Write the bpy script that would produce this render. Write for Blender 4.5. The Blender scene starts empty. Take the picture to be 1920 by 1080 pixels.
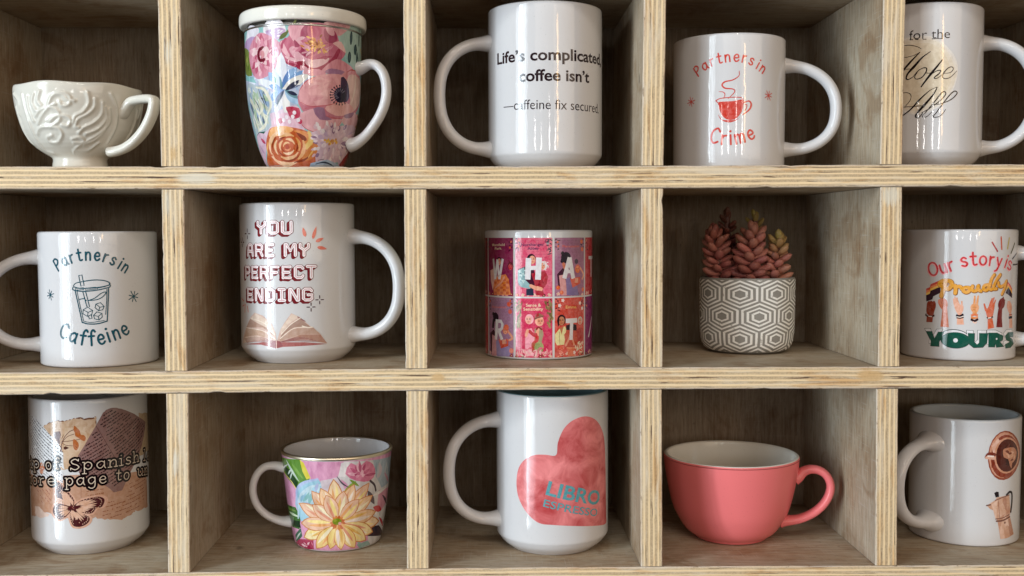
import bpy, bmesh, math, random
import numpy as np
from math import sin, cos, pi, radians, sqrt, atan2, asin, exp
from mathutils import Vector, Matrix, Euler, noise
from mathutils.geometry import delaunay_2d_cdt, tessellate_polygon

random.seed(11)
C = bpy.context.scene.collection
SC = bpy.context.scene

# ------------------------------------------------------------------ camera
CAM = Vector((-0.00994, -0.75345, 0.02895))
EUL = Euler((1.517821, 0.003542, -0.024109))
FPX = 2000.0
cd = bpy.data.cameras.new('camera'); cam = bpy.data.objects.new('camera', cd); C.objects.link(cam)
cam.location = CAM; cam.rotation_euler = EUL
cd.sensor_width = 36.0; cd.lens = FPX/1920*36; cd.clip_start = 0.02; cd.clip_end = 50
cd.dof.use_dof = False
SC.camera = cam

# ------------------------------------------------------------------ room light (indoor close-up: lamps, no sun)
w = bpy.data.worlds.new('World'); SC.world = w; w.use_nodes = True
bg = w.node_tree.nodes['Background']
bg.inputs[0].default_value = (0.62, 0.52, 0.44, 1); bg.inputs[1].default_value = 0.035
SC.view_settings.view_transform = 'Standard'; SC.view_settings.look = 'None'
SC.view_settings.exposure = 0.66; SC.view_settings.gamma = 1.0; SC.view_settings.use_curve_mapping = False

TGT = Vector((0.03, 0.03, 0.0))
def area(name, az, el, dist, wid, hei, L, col, tgt=TGT):
    """area lamp seen from the shelf at azimuth az (left negative), radiance L"""
    d = Vector((sin(radians(az))*cos(radians(el)), -cos(radians(az))*cos(radians(el)), sin(radians(el))))
    l = bpy.data.lights.new(name, 'AREA'); l.shape = 'RECTANGLE'; l.size = wid; l.size_y = hei
    l.energy = L*pi*wid*hei; l.color = col
    o = bpy.data.objects.new(name, l); C.objects.link(o)
    o.location = tgt + d*dist
    o.rotation_euler = (-d).to_track_quat('-Z', 'Y').to_euler()
    return o
DAY = (0.80, 0.92, 1.0); WARM = (1.0, 0.79, 0.60); AMB = (1.0, 0.60, 0.25)
# tall shop window to the left (its panes between the bars), added broad fills, and the lamps of the room behind the camera
def pane(az, dist, wid, z0, z1, L):
    l = bpy.data.lights.new('window_light', 'AREA'); l.shape = 'RECTANGLE'; l.size = wid; l.size_y = z1-z0
    l.energy = L*pi*wid*(z1-z0); l.color = DAY
    o = bpy.data.objects.new('window_light', l); C.objects.link(o)
    o.location = (TGT.x+dist*sin(radians(az)), TGT.y-dist*cos(radians(az)), (z0+z1)/2); o.rotation_euler = (pi/2, 0, radians(az))
for az_, d_, w_, L_ in ((-52, 3.4, 1.30, 3.0), (-54.0, 3.2, .20, 14.), (-49.8, 3.2, .09, 9.), (-46.3, 3.2, .05, 6.), (-43.2, 3.2, .08, 4.), (-39.5, 3.2, .06, 6.)):
    pane(az_, d_, w_, -1.05, 2.0, L_)
area('room_fill', 36, 12, 3.4, 2.6, 1.6, 1.15, WARM)  # broad warm fill added from the right to lift the shaded sides
area('room_fill', -2, 20, 3.4, 2.4, 1.0, 0.80, (1.0, 0.86, 0.74))  # second fill, added from the front to brighten things deep in the holes
for a_, e_ in ((-12, 40), (-4, 44), (3, 38), (10, 43), (-20, 42), (17, 40)):
    area('spot_lamp', a_, e_, 2.8, 0.07, 0.07, 95, (1, .93, .82))
area('pendant_lamp', 22, 10.5, 3.0, 0.13, 0.45, 9, AMB)
for a_, h_ in ((-23, .30), (-11, .24), (5, .34), (17, .28)):
    area('tube_lamp', a_, 5.2, 3.0, 0.075, h_, 17, (1, .96, .92))

# ------------------------------------------------------------------ helpers
def lin(c):
    return tuple(((v/255)/12.92 if v/255 <= .04045 else ((v/255+.055)/1.055)**2.4) for v in c)

def mesh_obj(name, verts, faces, mat=None, parent=None, smooth=True):
    me = bpy.data.meshes.new(name); me.from_pydata(verts, [], faces); me.update()
    if smooth:
        me.polygons.foreach_set('use_smooth', [True]*len(me.polygons))
    o = bpy.data.objects.new(name, me); C.objects.link(o)
    if mat:
        for m in (mat if isinstance(mat, (list, tuple)) else [mat]): me.materials.append(m)
    if parent: o.parent = parent
    return o

def thing(name, label, cat, loc=(0, 0, 0), rz=0, group=None):
    o = bpy.data.objects.new(name, None); C.objects.link(o); o.empty_display_size = .02
    o.location = loc; o.rotation_euler = (0, 0, rz); o['label'] = label; o['category'] = cat
    if group: o['group'] = group
    return o

class N:
    """small node builder"""
    def __init__(s, name):
        s.m = bpy.data.materials.new(name); s.m.use_nodes = True; s.t = s.m.node_tree
        s.b = s.t.nodes['Principled BSDF']
    def n(s, typ, **kw):
        nd = s.t.nodes.new(typ)
        for k, v in kw.items():
            if k.startswith('i_'):
                key = k[2:]; key = int(key) if key.isdigit() else key
                s.set(nd.inputs[key], v)
            else: setattr(nd, k, v)
        return nd
    def set(s, sock, v):
        if isinstance(v, bpy.types.NodeSocket): s.t.links.new(v, sock)
        else:
            if isinstance(v, tuple) and len(v) == 3 and sock.type == 'RGBA': v = v+(1,)
            sock.default_value = v
    def math(s, op, a, b=0.0, c=0.0, clamp=False):
        nd = s.n('ShaderNodeMath', operation=op, use_clamp=clamp)
        s.set(nd.inputs[0], a); s.set(nd.inputs[1], b); s.set(nd.inputs[2], c); return nd.outputs[0]
    def mix(s, f, a, b, typ='MIX'):
        nd = s.n('ShaderNodeMix', data_type='RGBA', blend_type=typ, clamp_factor=True)
        s.set(nd.inputs[0], f); s.set(nd.inputs[6], a); s.set(nd.inputs[7], b); return nd.outputs[2]
    def ramp(s, f, stops, interp='LINEAR'):
        nd = s.n('ShaderNodeValToRGB'); cr = nd.color_ramp; cr.interpolation = interp
        while len(cr.elements) < len(stops): cr.elements.new(.5)
        for e, (p, c) in zip(cr.elements, stops):
            e.position = p; e.color = (c, c, c, 1) if not isinstance(c, tuple) else c+(1,)
        s.set(nd.inputs[0], f); return nd.outputs[0]
    def noise(s, vec, scale=1., detail=3., rough=.5, dist=0.):
        nd = s.n('ShaderNodeTexNoise'); s.set(nd.inputs['Vector'], vec)
        nd.inputs['Scale'].default_value = scale; nd.inputs['Detail'].default_value = detail
        nd.inputs['Roughness'].default_value = rough; nd.inputs['Distortion'].default_value = dist
        return nd.outputs[0]
    def mapping(s, vec, scale=(1, 1, 1), loc=(0, 0, 0)):
        nd = s.n('ShaderNodeMapping'); s.set(nd.inputs[0], vec)
        nd.inputs['Scale'].default_value = scale; s.set(nd.inputs['Location'], loc); return nd.outputs[0]
    def bump(s, h, strength=.2, dist=.001):
        nd = s.n('ShaderNodeBump'); nd.inputs['Strength'].default_value = strength
        nd.inputs['Distance'].default_value = dist; s.set(nd.inputs['Height'], h)
        s.t.links.new(nd.outputs[0], s.b.inputs['Normal'])
    def out(s, col=None, rough=None, spec=None, metal=None):
        if col is not None: s.set(s.b.inputs['Base Color'], col)
        if rough is not None: s.set(s.b.inputs['Roughness'], rough)
        if spec is not None: s.set(s.b.inputs['Specular IOR Level'], spec)
        if metal is not None: s.set(s.b.inputs['Metallic'], metal)
        return s.m

# ------------------------------------------------------------------ materials
def ceramic(name, col, rough=.045, wob=.035, spec=.5):
    k = N(name); tc = k.n('ShaderNodeTexCoord').outputs['Object']
    n1 = k.noise(tc, 55, 2, .5); n2 = k.noise(tc, 420, 2, .5)
    speck = k.noise(tc, 900, 1, .4)
    c = k.mix(k.ramp(speck, [(.73, 0.), (.77, .35)]), col, tuple(v*.55 for v in col))
    c = k.mix(k.math('MULTIPLY', n1, .10), c, tuple(v*.86 for v in col))
    h = k.math('ADD', n1, k.math('MULTIPLY', n2, .07))
    k.bump(h, 1.0, .00024*wob/.035)
    return k.out(c, k.math('ADD', rough, k.math('MULTIPLY', n2, .03)), spec)
def printed(name, rough=.06, var=.10, sc=300, streak=None, wob=.035, spec=.5):
    """glazed print: colour of each inked shape with the mottling of the ink"""
    k = N(name); tc = k.n('ShaderNodeTexCoord').outputs['Object']
    at = k.n('ShaderNodeAttribute', attribute_name='ink').outputs['Color']
    n1 = k.noise(tc, 55, 2, .5); n2 = k.noise(tc, 420, 2, .5)
    nv = k.noise(k.mapping(tc, streak) if streak else tc, sc, 4, .6, .6)
    f = k.ramp(nv, [(.3, 0.), (.7, 1.)])
    hs = k.n('ShaderNodeHueSaturation'); hs.inputs['Saturation'].default_value = .85; hs.inputs['Value'].default_value = 1+var
    k.set(hs.inputs['Color'], at)
    dk = k.n('ShaderNodeHueSaturation'); dk.inputs['Saturation'].default_value = 1.1; dk.inputs['Value'].default_value = 1-var
    k.set(dk.inputs['Color'], at)
    c = k.mix(f, dk.outputs[0], hs.outputs[0])
    k.bump(k.math('ADD', n1, k.math('MULTIPLY', n2, .07)), 1.0, .00024*wob/.035)
    return k.out(c, k.math('ADD', rough, k.math('MULTIPLY', n2, .03)), spec)

WHITE = (.645, .637, .65)
M_white = ceramic('white_glaze', WHITE)
M_cream = ceramic('cream_glaze', (.70, .675, .605), .08, .02)
M_ivory = ceramic('ivory_glaze', (.80, .77, .70), .08)
M_coral = ceramic('coral_glaze', lin((236, 122, 124)), .24, .012, .40)
M_print = printed('ink_print')
M_paint = printed('painted_print', var=.20, sc=170, streak=(1, 1, .45))
M_water = printed('watercolour_print', var=.30, sc=60, rough=.12)

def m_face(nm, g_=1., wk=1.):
    sc3 = lambda *c: tuple(v*g_ for v in c)
    k = N(nm); uv = k.n('ShaderNodeUVMap').outputs[0]
    rnd = k.n('ShaderNodeObjectInfo').outputs['Random']
    off = k.n('ShaderNodeCombineXYZ'); k.set(off.inputs[0], k.math('MULTIPLY', rnd, 37.)); k.set(off.inputs[1], k.math('MULTIPLY', rnd, 11.))
    vec = k.n('ShaderNodeVectorMath', operation='ADD'); k.set(vec.inputs[0], uv); k.set(vec.inputs[1], off.outputs[0]); v = vec.outputs[0]
    grain = k.noise(k.mapping(v, (16, 420, 1)), 1, 5, .65, .5)
    fine = k.noise(k.mapping(v, (60, 1500, 1)), 1, 3, .6)
    wash = k.noise(k.mapping(v, (42, 330, 1)), 1, 5, .65, .6)
    patch = k.noise(v, 11, 4, .6)
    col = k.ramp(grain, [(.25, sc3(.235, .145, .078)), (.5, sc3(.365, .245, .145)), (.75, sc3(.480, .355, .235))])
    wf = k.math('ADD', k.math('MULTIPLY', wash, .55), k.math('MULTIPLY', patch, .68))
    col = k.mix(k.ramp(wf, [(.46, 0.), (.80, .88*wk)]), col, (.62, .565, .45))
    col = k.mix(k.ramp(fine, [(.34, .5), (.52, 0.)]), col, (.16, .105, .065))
    # brush scratches across the grain
    scr = k.noise(k.mapping(v, (900, 34, 1)), 1, 2, .5)
    col = k.mix(k.ramp(scr, [(.60, 0.), (.72, .45*wk*wk)]), col, (.52, .47, .40))
    stn = k.noise(v, 21, 5, .62, .7)
    col = k.mix(k.ramp(stn, [(.54, 0.), (.64, .55)]), col, (.62, .46, .32), 'MULTIPLY')
    dr = k.noise(k.mapping(v, (95, 260, 1)), 1, 3, .7)
    col = k.mix(k.ramp(dr, [(.63, 0.), (.70, .55)]), col, (.13, .085, .055))
    kn = k.noise(v, 34, 2, .5)
    col = k.mix(k.ramp(kn, [(.74, 0.), (.80, .6)]), col, (.10, .065, .045))
    k.bump(k.math('ADD', grain, k.math('MULTIPLY', fine, .5)), .45, .0004)
    return k.out(col, .62, .25)
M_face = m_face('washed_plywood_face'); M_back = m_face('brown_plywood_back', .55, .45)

def m_edge():
    k = N('sawn_plywood_edge'); uv = k.n('ShaderNodeUVMap').outputs[0]
    sx = k.n('ShaderNodeSeparateXYZ'); k.set(sx.inputs[0], uv)
    rnd = k.n('ShaderNodeObjectInfo').outputs['Random']
    u = k.math('ADD', sx.outputs[0], k.math('MULTIPLY', rnd, 23.7)); v = sx.outputs[1]
    cu = k.n('ShaderNodeCombineXYZ'); k.set(cu.inputs[0], u); k.set(cu.inputs[1], v); p = cu.outputs[0]
    wob = k.noise(k.mapping(p, (5, 2.2, 1)), 1, 3, .55)
    wob2 = k.noise(k.mapping(p, (70, 5, 1)), 1, 2, .5)
    vv = k.math('ADD', v, k.math('MULTIPLY', k.math('SUBTRACT', wob, .5), .10))
    vv = k.math('ADD', vv, k.math('MULTIPLY', k.math('SUBTRACT', wob2, .5), .010))
    L, D, Wt = 1., 0., .5
    # dark cross plies between pale long plies
    stripe = k.ramp(vv, [(.0, .4), (.10, .25), (.135, .15), (.155, 1.), (.225, 1.), (.25, .0), (.345, .08), (.37, .95), (.43, 1.), (.455, .05),
                         (.555, .0), (.58, 1.), (.64, .9), (.665, .08), (.765, .1), (.785, 1.), (.85, .95), (.875, .1), (.93, .3), (1., .55)])
    g = k.noise(k.mapping(p, (26, 26, 1)), 1, 5, .7, .4)
    lines = k.noise(k.mapping(p, (8, 62, 1)), 1, 4, .65)
    sp = k.noise(k.mapping(p, (620, 9, 1)), 1, 3, .7)
    dark = k.mix(g, (.47, .335, .195), (.66, .52, .345))
    dark = k.mix(k.ramp(sp, [(.40, .55), (.58, 0.)]), dark, (.33, .245, .155))
    light = k.mix(lines, (.82, .60, .34), (.89, .715, .46))
    col = k.mix(stripe, dark, light)
    # thin dark glue lines
    gl = k.ramp(lines, [(.28, .35), (.36, 0.)])
    col = k.mix(gl, col, (.38, .28, .17))
    # voids and knots: long dark gaps inside some plies
    vd = k.noise(k.mapping(p, (30, 11, 1), (3.1, 1.7, 0)), 1, 2, .45)
    vmask = k.math('MULTIPLY', k.ramp(vd, [(.640, 0.), (.655, 1.)]), k.math('SUBTRACT', 1., stripe), clamp=True)
    col = k.mix(vmask, col, (.085, .045, .03))
    # golden glue and filler stains, white wash remains
    st = k.noise(k.mapping(p, (17, 1.6, 1), (7.7, 0, 0)), 1, 4, .65, .6)
    col = k.mix(k.ramp(st, [(.54, 0.), (.66, .6)]), col, (.74, .50, .26), 'MULTIPLY')
    wh = k.noise(k.mapping(p, (13, 2.1, 1), (1.3, 4, 0)), 1, 5, .7, .5)
    col = k.mix(k.ramp(wh, [(.50, 0.), (.66, .78)]), col, (.72, .62, .48))
    # painted lips at both arrises
    lip = k.ramp(v, [(0., .75), (.05, .45), (.085, 0.), (.93, 0.), (.965, .5), (1., .8)])
    lipn = k.math('MULTIPLY', lip, k.ramp(g, [(.35, .1), (.6, 1.)]))
    col = k.mix(lipn, col, (.66, .60, .56))
    chn = k.noise(k.mapping(p, (120, 5, 1), (2.2, 9, 0)), 1, 3, .65)
    chip = k.math('MULTIPLY', k.ramp(chn, [(.58, 0.), (.64, 1.)]), k.ramp(v, [(0., 1.), (.05, .7), (.09, 0.), (.91, 0.), (.95, .7), (1., 1.)]))
    col = k.mix(k.math('MULTIPLY', chip, .75), col, (.20, .125, .07))
    sk = k.noise(k.mapping(p, (48, 15, 1), (5, 2, 0)), 1, 4, .7)
    col = k.mix(k.ramp(sk, [(.60, 0.), (.70, .55)]), col, (.36, .24, .13))
    # smears of golden filler where boards cross (own shapes)
    at = k.n('ShaderNodeAttribute', attribute_name='smear').outputs['Fac']
    sm = k.math('ADD', at, k.math('MULTIPLY', k.math('SUBTRACT', g, .5), 1.6))
    col = k.mix(k.ramp(sm, [(.50, 0.), (.62, .8)]), col, k.mix(sp, (.50, .30, .12), (.72, .50, .26)))
    at2 = k.n('ShaderNodeAttribute', attribute_name='patch').outputs['Fac']
    sm2 = k.math('ADD', at2, k.math('MULTIPLY', k.math('SUBTRACT', g, .5), 1.2))
    col = k.mix(k.ramp(sm2, [(.50, 0.), (.62, .8)]), col, (.70, .655, .55))
    k.bump(k.math('ADD', k.math('MULTIPLY', stripe, .6), k.math('ADD', sp, k.math('MULTIPLY', vmask, -3.))), .35, .0004)
    return k.out(col, .6, .25)
M_edge = m_edge()

# ------------------------------------------------------------------ the shelf unit
T = .0156; DEP = .1759
shelf_unit = thing('pigeonhole_shelf', 'whitewashed plywood shelf unit of square pigeonholes holding all the mugs', 'shelf', (0, 0, 0))
def board(name, a, b, axis, smears=(), patches=(), front=0., seed=0, n=None):
    """a, b: (x, z) of the centre line ends; list of stations allowed in a. axis 'h' shelf, 'v' divider"""
    pts = a if isinstance(a, list) else [a, b]
    L = sum((Vector(pts[i+1])-Vector(pts[i])).length for i in range(len(pts)-1))
    n = n or max(12, int(L/.004)); rn = random.Random(seed)
    seg = [];
    for i in range(n+1):
        t = i/n*(len(pts)-1); j = min(int(t), len(pts)-2); f = t-j
        seg.append((pts[j][0]*(1-f)+pts[j+1][0]*f, pts[j][1]*(1-f)+pts[j+1][1]*f))
    ch = .0006; h = T/2
    # cross section (thickness s, depth y): front edge split so that the smear attributes have some resolution
    fr = [(-h+ch+ (2*h-2*ch)*i/6, 0.) for i in range(7)]
    prof = [(-h, DEP), (-h, .05), (-h, .012), (-h, ch)] + fr + [(h, ch), (h, .012), (h, .05), (h, DEP)]
    verts, uvs, faces, mats, fuv = [], [], [], [], []
    K = len(prof); u0 = seed*1.37
    for i, (x, z) in enumerate(seg):
        u = L*i/n
        for q, (s, y) in enumerate(prof):
            jj = 0.; jy = 0.
            if 2 < q < K-3:
                jj = .00018*noise.noise((u*90, s*30+seed*3.1, 1.)) + .00016*noise.noise((u*380, s*30+seed, 7.))
                jy = .00025*noise.noise((u*160, s*200, seed*2.2))
                if q in (3, 4, K-5, K-4):
                    c_ = noise.noise((u*55, seed*5.+(q > 6)*9, 3.))
                    if c_ > .42: jj += (-1 if s > 0 else 1)*(c_-.42)*.0035
            if axis == 'h': verts.append((x, front+y+jy, z+s+jj))
            else: verts.append((x+s+jj, front+y+jy, z))
    def col_uv(q, i):
        u = u0+L*i/n; s, y = prof[q]
        if 3 <= q <= K-4: return (u, (s+h)/(2*h))
        return (u, y + (0 if s < 0 else .31))
    for i in range(n):
        for q in range(K-1):
            f = (i*K+q, i*K+q+1, (i+1)*K+q+1, (i+1)*K+q)
            if axis == 'v': f = f[::-1]
            faces.append(f[::-1]); edge = 3 <= q <= K-5
            mats.append(1 if edge else 0)
            if edge: cc = [(u0+L*ii/n, (prof[qq][0]+h)/(2*h)) for qq, ii in ((q, i), (q+1, i), (q+1, i+1), (q, i+1))]
            else: cc = [(u0+L*ii/n, prof[qq][1]+(0 if prof[qq][0] < 0 else .31)) for qq, ii in ((q, i), (q+1, i), (q+1, i+1), (q, i+1))]
            if axis == 'v': cc = cc[::-1]
            fuv.append(cc[::-1])
    for base in (0, n*K):
        f = list(range(base, base+K)); faces.append(f if base else f[::-1]); mats.append(0); fuv.append([(u0, 0)]*K)
    o = mesh_obj(name, verts, faces, [M_face, M_edge], shelf_unit, smooth=False)
    me = o.data; me.polygons.foreach_set('material_index', mats)
    ul = me.uv_layers.new(name='UVMap')
    flat = [c for f in fuv for uv in f for c in uv]; ul.data.foreach_set('uv', flat)
    for nm, lst in (('smear', smears), ('patch', patches)):
        at = me.attributes.new(nm, 'FLOAT', 'POINT'); vals = []
        for i in range(n+1):
            u = L*i/n
            for q, (s, y) in enumerate(prof):
                vals.append(max([0.]+[w_*exp(-((u-c_)/r_)**2-((s-so)/rs)**2) for c_, r_, so, rs, w_ in lst]))
        at.data.foreach_set('value', vals)
    me.update(); return o

XL, XR = -.4046, .4546
def bow(l, m, r): return [(XL, l), (-.25, (l*2+m)/3), (-.1, m), (.03, m), (.15, (m*2+r)/3), (.3, r), (XR, r-.0003)]
ST = lambda x: x-XL
board('shelf_board', bow(.2039+T/2, .2036+T/2, .2041+T/2), None, 'h', seed=1)
board('shelf_board', bow(.0753-T/2, .0746-T/2, .0754-T/2), None, 'h', seed=2,
      smears=[(ST(-.06), .012, .003, .005, .62), (ST(-.10), .03, 0., .003, .5), (ST(.33), .03, -.002, .003, .55), (ST(.27), .02, -.005, .003, .5)], patches=[(ST(-.225), .022, 0., .007, .75)])
board('shelf_board', bow(-.0691-T/2, -.0681-T/2, -.0690-T/2), None, 'h', seed=3,
      smears=[(ST(-.057), .007, .002, .0045, .95), (ST(.278), .012, .0015, .006, .95), (ST(.1), .02, -.004, .003, .55)], patches=[(ST(-.1), .02, .002, .003, .55), (ST(.005), .05, -.006, .003, .4)])
board('shelf_board', bow(-.2139-T/2, -.2122-T/2, -.2139-T/2), None, 'h', seed=4, smears=[(ST(-.23), .015, .004, .004, .6), (ST(-.06), .012, .005, .004, .6)])
ROWS = [(.0750, .2039), (-.0685, .0594), (-.2131, -.0840)]
DIVX = [[(-.3968, -.3968)]*3,
        [(-.2288, -.2289), (-.2290, -.2291), (-.2287, -.2300)],
        [(-.0590, -.0594), (-.0597, -.0598), (-.0594, -.0600)],
        [(.1092, .1077), (.1075, .1076), (.1071, .1080)],
        [(.2783, .2776), (.2781, .2781), (.2774, .2784)],
        [(.4475, .4475)]*3]
BOWS = [lambda x: 0]
def zb(l, m, r, x):
    pts = bow(l, m, r)
    for (x0, a0), (x1, a1) in zip(pts, pts[1:]):
        if x <= x1: return a0+(a1-a0)*(x-x0)/(x1-x0)
    return pts[-1][1]
FL = [lambda x: zb(.0753, .0746, .0754, x), lambda x: zb(-.0691, -.0681, -.0690, x), lambda x: zb(-.2139, -.2122, -.2139, x)]
CE = [lambda x: zb(.2039, .2036, .2041, x), lambda x: zb(.0753-T, .0746-T, .0754-T, x), lambda x: zb(-.0691-T, -.0681-T, -.0690-T, x)]
sd = 10
for ci, col in enumerate(DIVX):
    for ri in range(3):
        sd += 1; xt, xb = col[ri]; rr = random.Random(sd)
        zl, zh = FL[ri](xb)+.00035, CE[ri](xt)-.00035
        sm = []; pa = []
        if rr.random() < .6: sm.append((rr.uniform(0, .012), .008, rr.uniform(-.004, .004), .004, rr.uniform(.5, .8)))
        if rr.random() < .4: sm.append((rr.uniform(.02, .11), .02, rr.uniform(-.005, .005), .0025, .55))
        if ci == 4 and ri == 1: pa = [(.122, .012, 0, .009, .8)]
        if ci == 1: pa = [(rr.uniform(.0, .12), .018, rr.uniform(-.004, .004), .004, .7)]
        board('divider', (xb, zl), (xt, zh), 'v', sm, pa, front=.0004, seed=sd)
# back panel: one sheet behind all the holes, butting on the rear ends of the boards
def slab(name, x0, x1, y0, y1, z0, z1, mat, parent, uvs=1.):
    vs = [(x, y, z) for x in (x0, x1) for y in (y0, y1) for z in (z0, z1)]
    fs = [(0, 1, 3, 2), (4, 6, 7, 5), (0, 4, 5, 1), (2, 3, 7, 6), (0, 2, 6, 4), (1, 5, 7, 3)]
    o = mesh_obj(name, vs, fs, mat, parent, smooth=False); ul = o.data.uv_layers.new(name='UVMap')
    for p in o.data.polygons:
        for li in p.loop_indices:
            v = o.data.vertices[o.data.loops[li].vertex_index].co
            ul.data[li].uv = (v.z, v.x)
    return o
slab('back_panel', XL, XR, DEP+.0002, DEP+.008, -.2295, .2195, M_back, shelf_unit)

# ------------------------------------------------------------------ pots and mugs: surfaces of revolution with handles
def interp(tab, z):
    if z <= tab[0][0]: return tab[0][1]
    for (a, ra), (b, rb) in zip(tab, tab[1:]):
        if z <= b: return ra+(rb-ra)*(z-a)/max(b-a, 1e-9)
    return tab[-1][1]
def smooth_prof(pts, it=2):
    for _ in range(it):
        q = [pts[0]]
        for a, b in zip(pts, pts[1:]):
            q.append((a[0]*.75+b[0]*.25, a[1]*.75+b[1]*.25)); q.append((a[0]*.25+b[0]*.75, a[1]*.25+b[1]*.75))
        q.append(pts[-1]); pts = q
    return pts
def lathe(name, prof, mat, parent, seg=144, flip=False):
    """prof: list of (r, z) from bottom centre outwards, up, over the rim and down inside"""
    vs, fs = [], []; K = len(prof)
    for i in range(seg):
        a = 2*pi*i/seg
        for r, z in prof: vs.append((r*cos(a), r*sin(a), z))
    for i in range(seg):
        j = (i+1) % seg
        for q in range(K-1): fs.append((i*K+q, j*K+q, j*K+q+1, i*K+q+1))
    o = mesh_obj(name, vs, fs, mat, parent)
    b = bmesh.new(); b.from_mesh(o.data); bmesh.ops.remove_doubles(b, verts=b.verts, dist=1e-6)
    bmesh.ops.recalc_face_normals(b, faces=b.faces); b.to_mesh(o.data); b.free()
    return o
def catmull(pts, n=8, closed=False):
    P = [Vector(p) for p in pts]
    if len(P) < 3: return P
    out = []; m = len(P)
    rng = m if closed else m-1
    for i in range(rng):
        p0 = P[(i-1) % m] if closed or i > 0 else P[0]*2-P[1]
        p1 = P[i]; p2 = P[(i+1) % m]
        p3 = P[(i+2) % m] if closed or i+2 < m else P[-1]*2-P[-2]
        for k in range(n):
            t = k/n
            out.append(.5*((2*p1)+(p2-p0)*t+(2*p0-5*p1+4*p2-p3)*t*t+(3*p1-p0-3*p2+p3)*t**3))
    if not closed: out.append(P[-1])
    return out
def sweep(name, path, wid, thk, mat, parent, az, flare=.35, flat=2., seg=20, n=7):
    """tube along path [(out, z)] in the upright plane at azimuth az; wid across, thk in plane"""
    P = catmull([(p[0], p[1], 0) for p in path], n); K = len(P); vs, fs = [], []
    er = Vector((sin(az), -cos(az), 0)); et = Vector((cos(az), sin(az), 0)); ez = Vector((0, 0, 1))
    tot = sum((P[i+1]-P[i]).length for i in range(K-1)); acc = 0.
    for i, p in enumerate(P):
        if i: acc += (p-P[i-1]).length
        t = (P[min(i+1, K-1)]-P[max(i-1, 0)]).normalized(); nn = Vector((-t.y, t.x, 0))
        d = min(acc, tot-acc); fl = 1+flare*1.7*exp(-(d/.0072)**1.4)
        for j in range(seg):
            a = 2*pi*j/seg; ca, sa = cos(a), sin(a)
            ca = abs(ca)**(2/flat)*(1 if ca > 0 else -1); sa = abs(sa)**(2/flat)*(1 if sa > 0 else -1)
            q = p+nn*(thk*fl*ca); vs.append(er*q.x+ez*q.y+et*(wid*fl*sa))
    for i in range(K-1):
        for j in range(seg):
            k = (j+1) % seg; fs.append((i*seg+j, i*seg+k, (i+1)*seg+k, (i+1)*seg+j))
    fs.append(tuple(range(seg))); fs.append(tuple(range((K-1)*seg, K*seg))[::-1])
    o = mesh_obj(name, vs, fs, mat, parent)
    b = bmesh.new(); b.from_mesh(o.data); bmesh.ops.recalc_face_normals(b, faces=b.faces); b.to_mesh(o.data); b.free()
    return o
def arch(R, zt, zb_, out, k=2.35, n=13, skew=0.):
    c = (zt+zb_)/2; h = (zt-zb_)/2; pts = [(R-.003, zt-.0002)]
    for i in range(n):
        a = pi/2-pi*i/(n-1); x = abs(cos(a))**(2/k) if abs(cos(a)) > 1e-6 else 0
        y = abs(sin(a))**(2/k)*(1 if a > 0 else -1) if abs(sin(a)) > 1e-6 else 0
        pts.append((R+.001+(out-R)*x, c+h*y+skew*x))
    pts.append((R-.003, zb_+.0002)); return pts

class Mug:
    def __init__(s, kind, label, cat, X, Y, Z, H, outer, mat, inner=None, group=None, wall=.0038, rz=0, rim=None, closed=False):
        s.root = thing(kind, label, cat, (X, Y, Z+.0003), 0, group); s.pos = Vector((X, Y, Z+.0003)); s.H = H
        s.tab = [(z, r) for r, z in outer]; s.mat = mat
        top = outer[-1][0]; rr = wall/2
        rimpts = [(top-rr+rr*cos(a), H-rr+rr*sin(a)) for a in [i*pi/8 for i in range(9)]]
        ins = []
        zin = .006
        M = 14
        for i in range(1, M+1):
            z = H-rr-(H-rr-zin)*i/M; r = interp(s.tab, max(z, .004))-wall
            if z < zin+.012: r -= .0045*(1-(z-zin)/.012)**2
            ins.append((max(r, .004), z))
        prof = [(0, .0010), (outer[0][0]-.004, .0010), (outer[0][0]-.003, .0)] + outer[:-1]
        if inner is None:
            prof += rimpts+ins+[(0, zin)]
            s.body = lathe('body', prof, mat, s.root)
        else:
            k = 4
            s.body = lathe('body', prof+rimpts[:3], mat, s.root)
            lathe('inner_glaze', rimpts[2:]+ins+[(0, zin)], inner, s.root)
    def R(s, z): return interp(s.tab, z)
    def handle(s, path, az, wid=.0060, thk=.0042, mat=None, flare=.35, flat=2.):
        return sweep('handle', path, wid, thk, mat or s.mat, s.root, radians(az), flare, flat)

def straight(R, H, ch=0., cz=0., rb=.002, taper=0., n=10):
    """outer wall of a mug: optional wide chamfered foot (ch in, cz high)"""
    o = []
    if ch:
        o = smooth_prof([(R-ch-.0015, 0.), (R-ch, .0012), (R-ch*.45, cz*.45), (R-.0008, cz*.86), (R, cz), (R, cz+.004)], 2)
        z0 = cz+.004
    else:
        o = [(R-rb, 0.)]+[(R-rb+rb*sin(a), rb-rb*cos(a)) for a in (pi/8, pi/4, 3*pi/8, pi/2)]; z0 = rb
    for i in range(1, n+1): o.append((R+taper*i/n, z0+(H-z0)*i/n))
    return o

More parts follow.
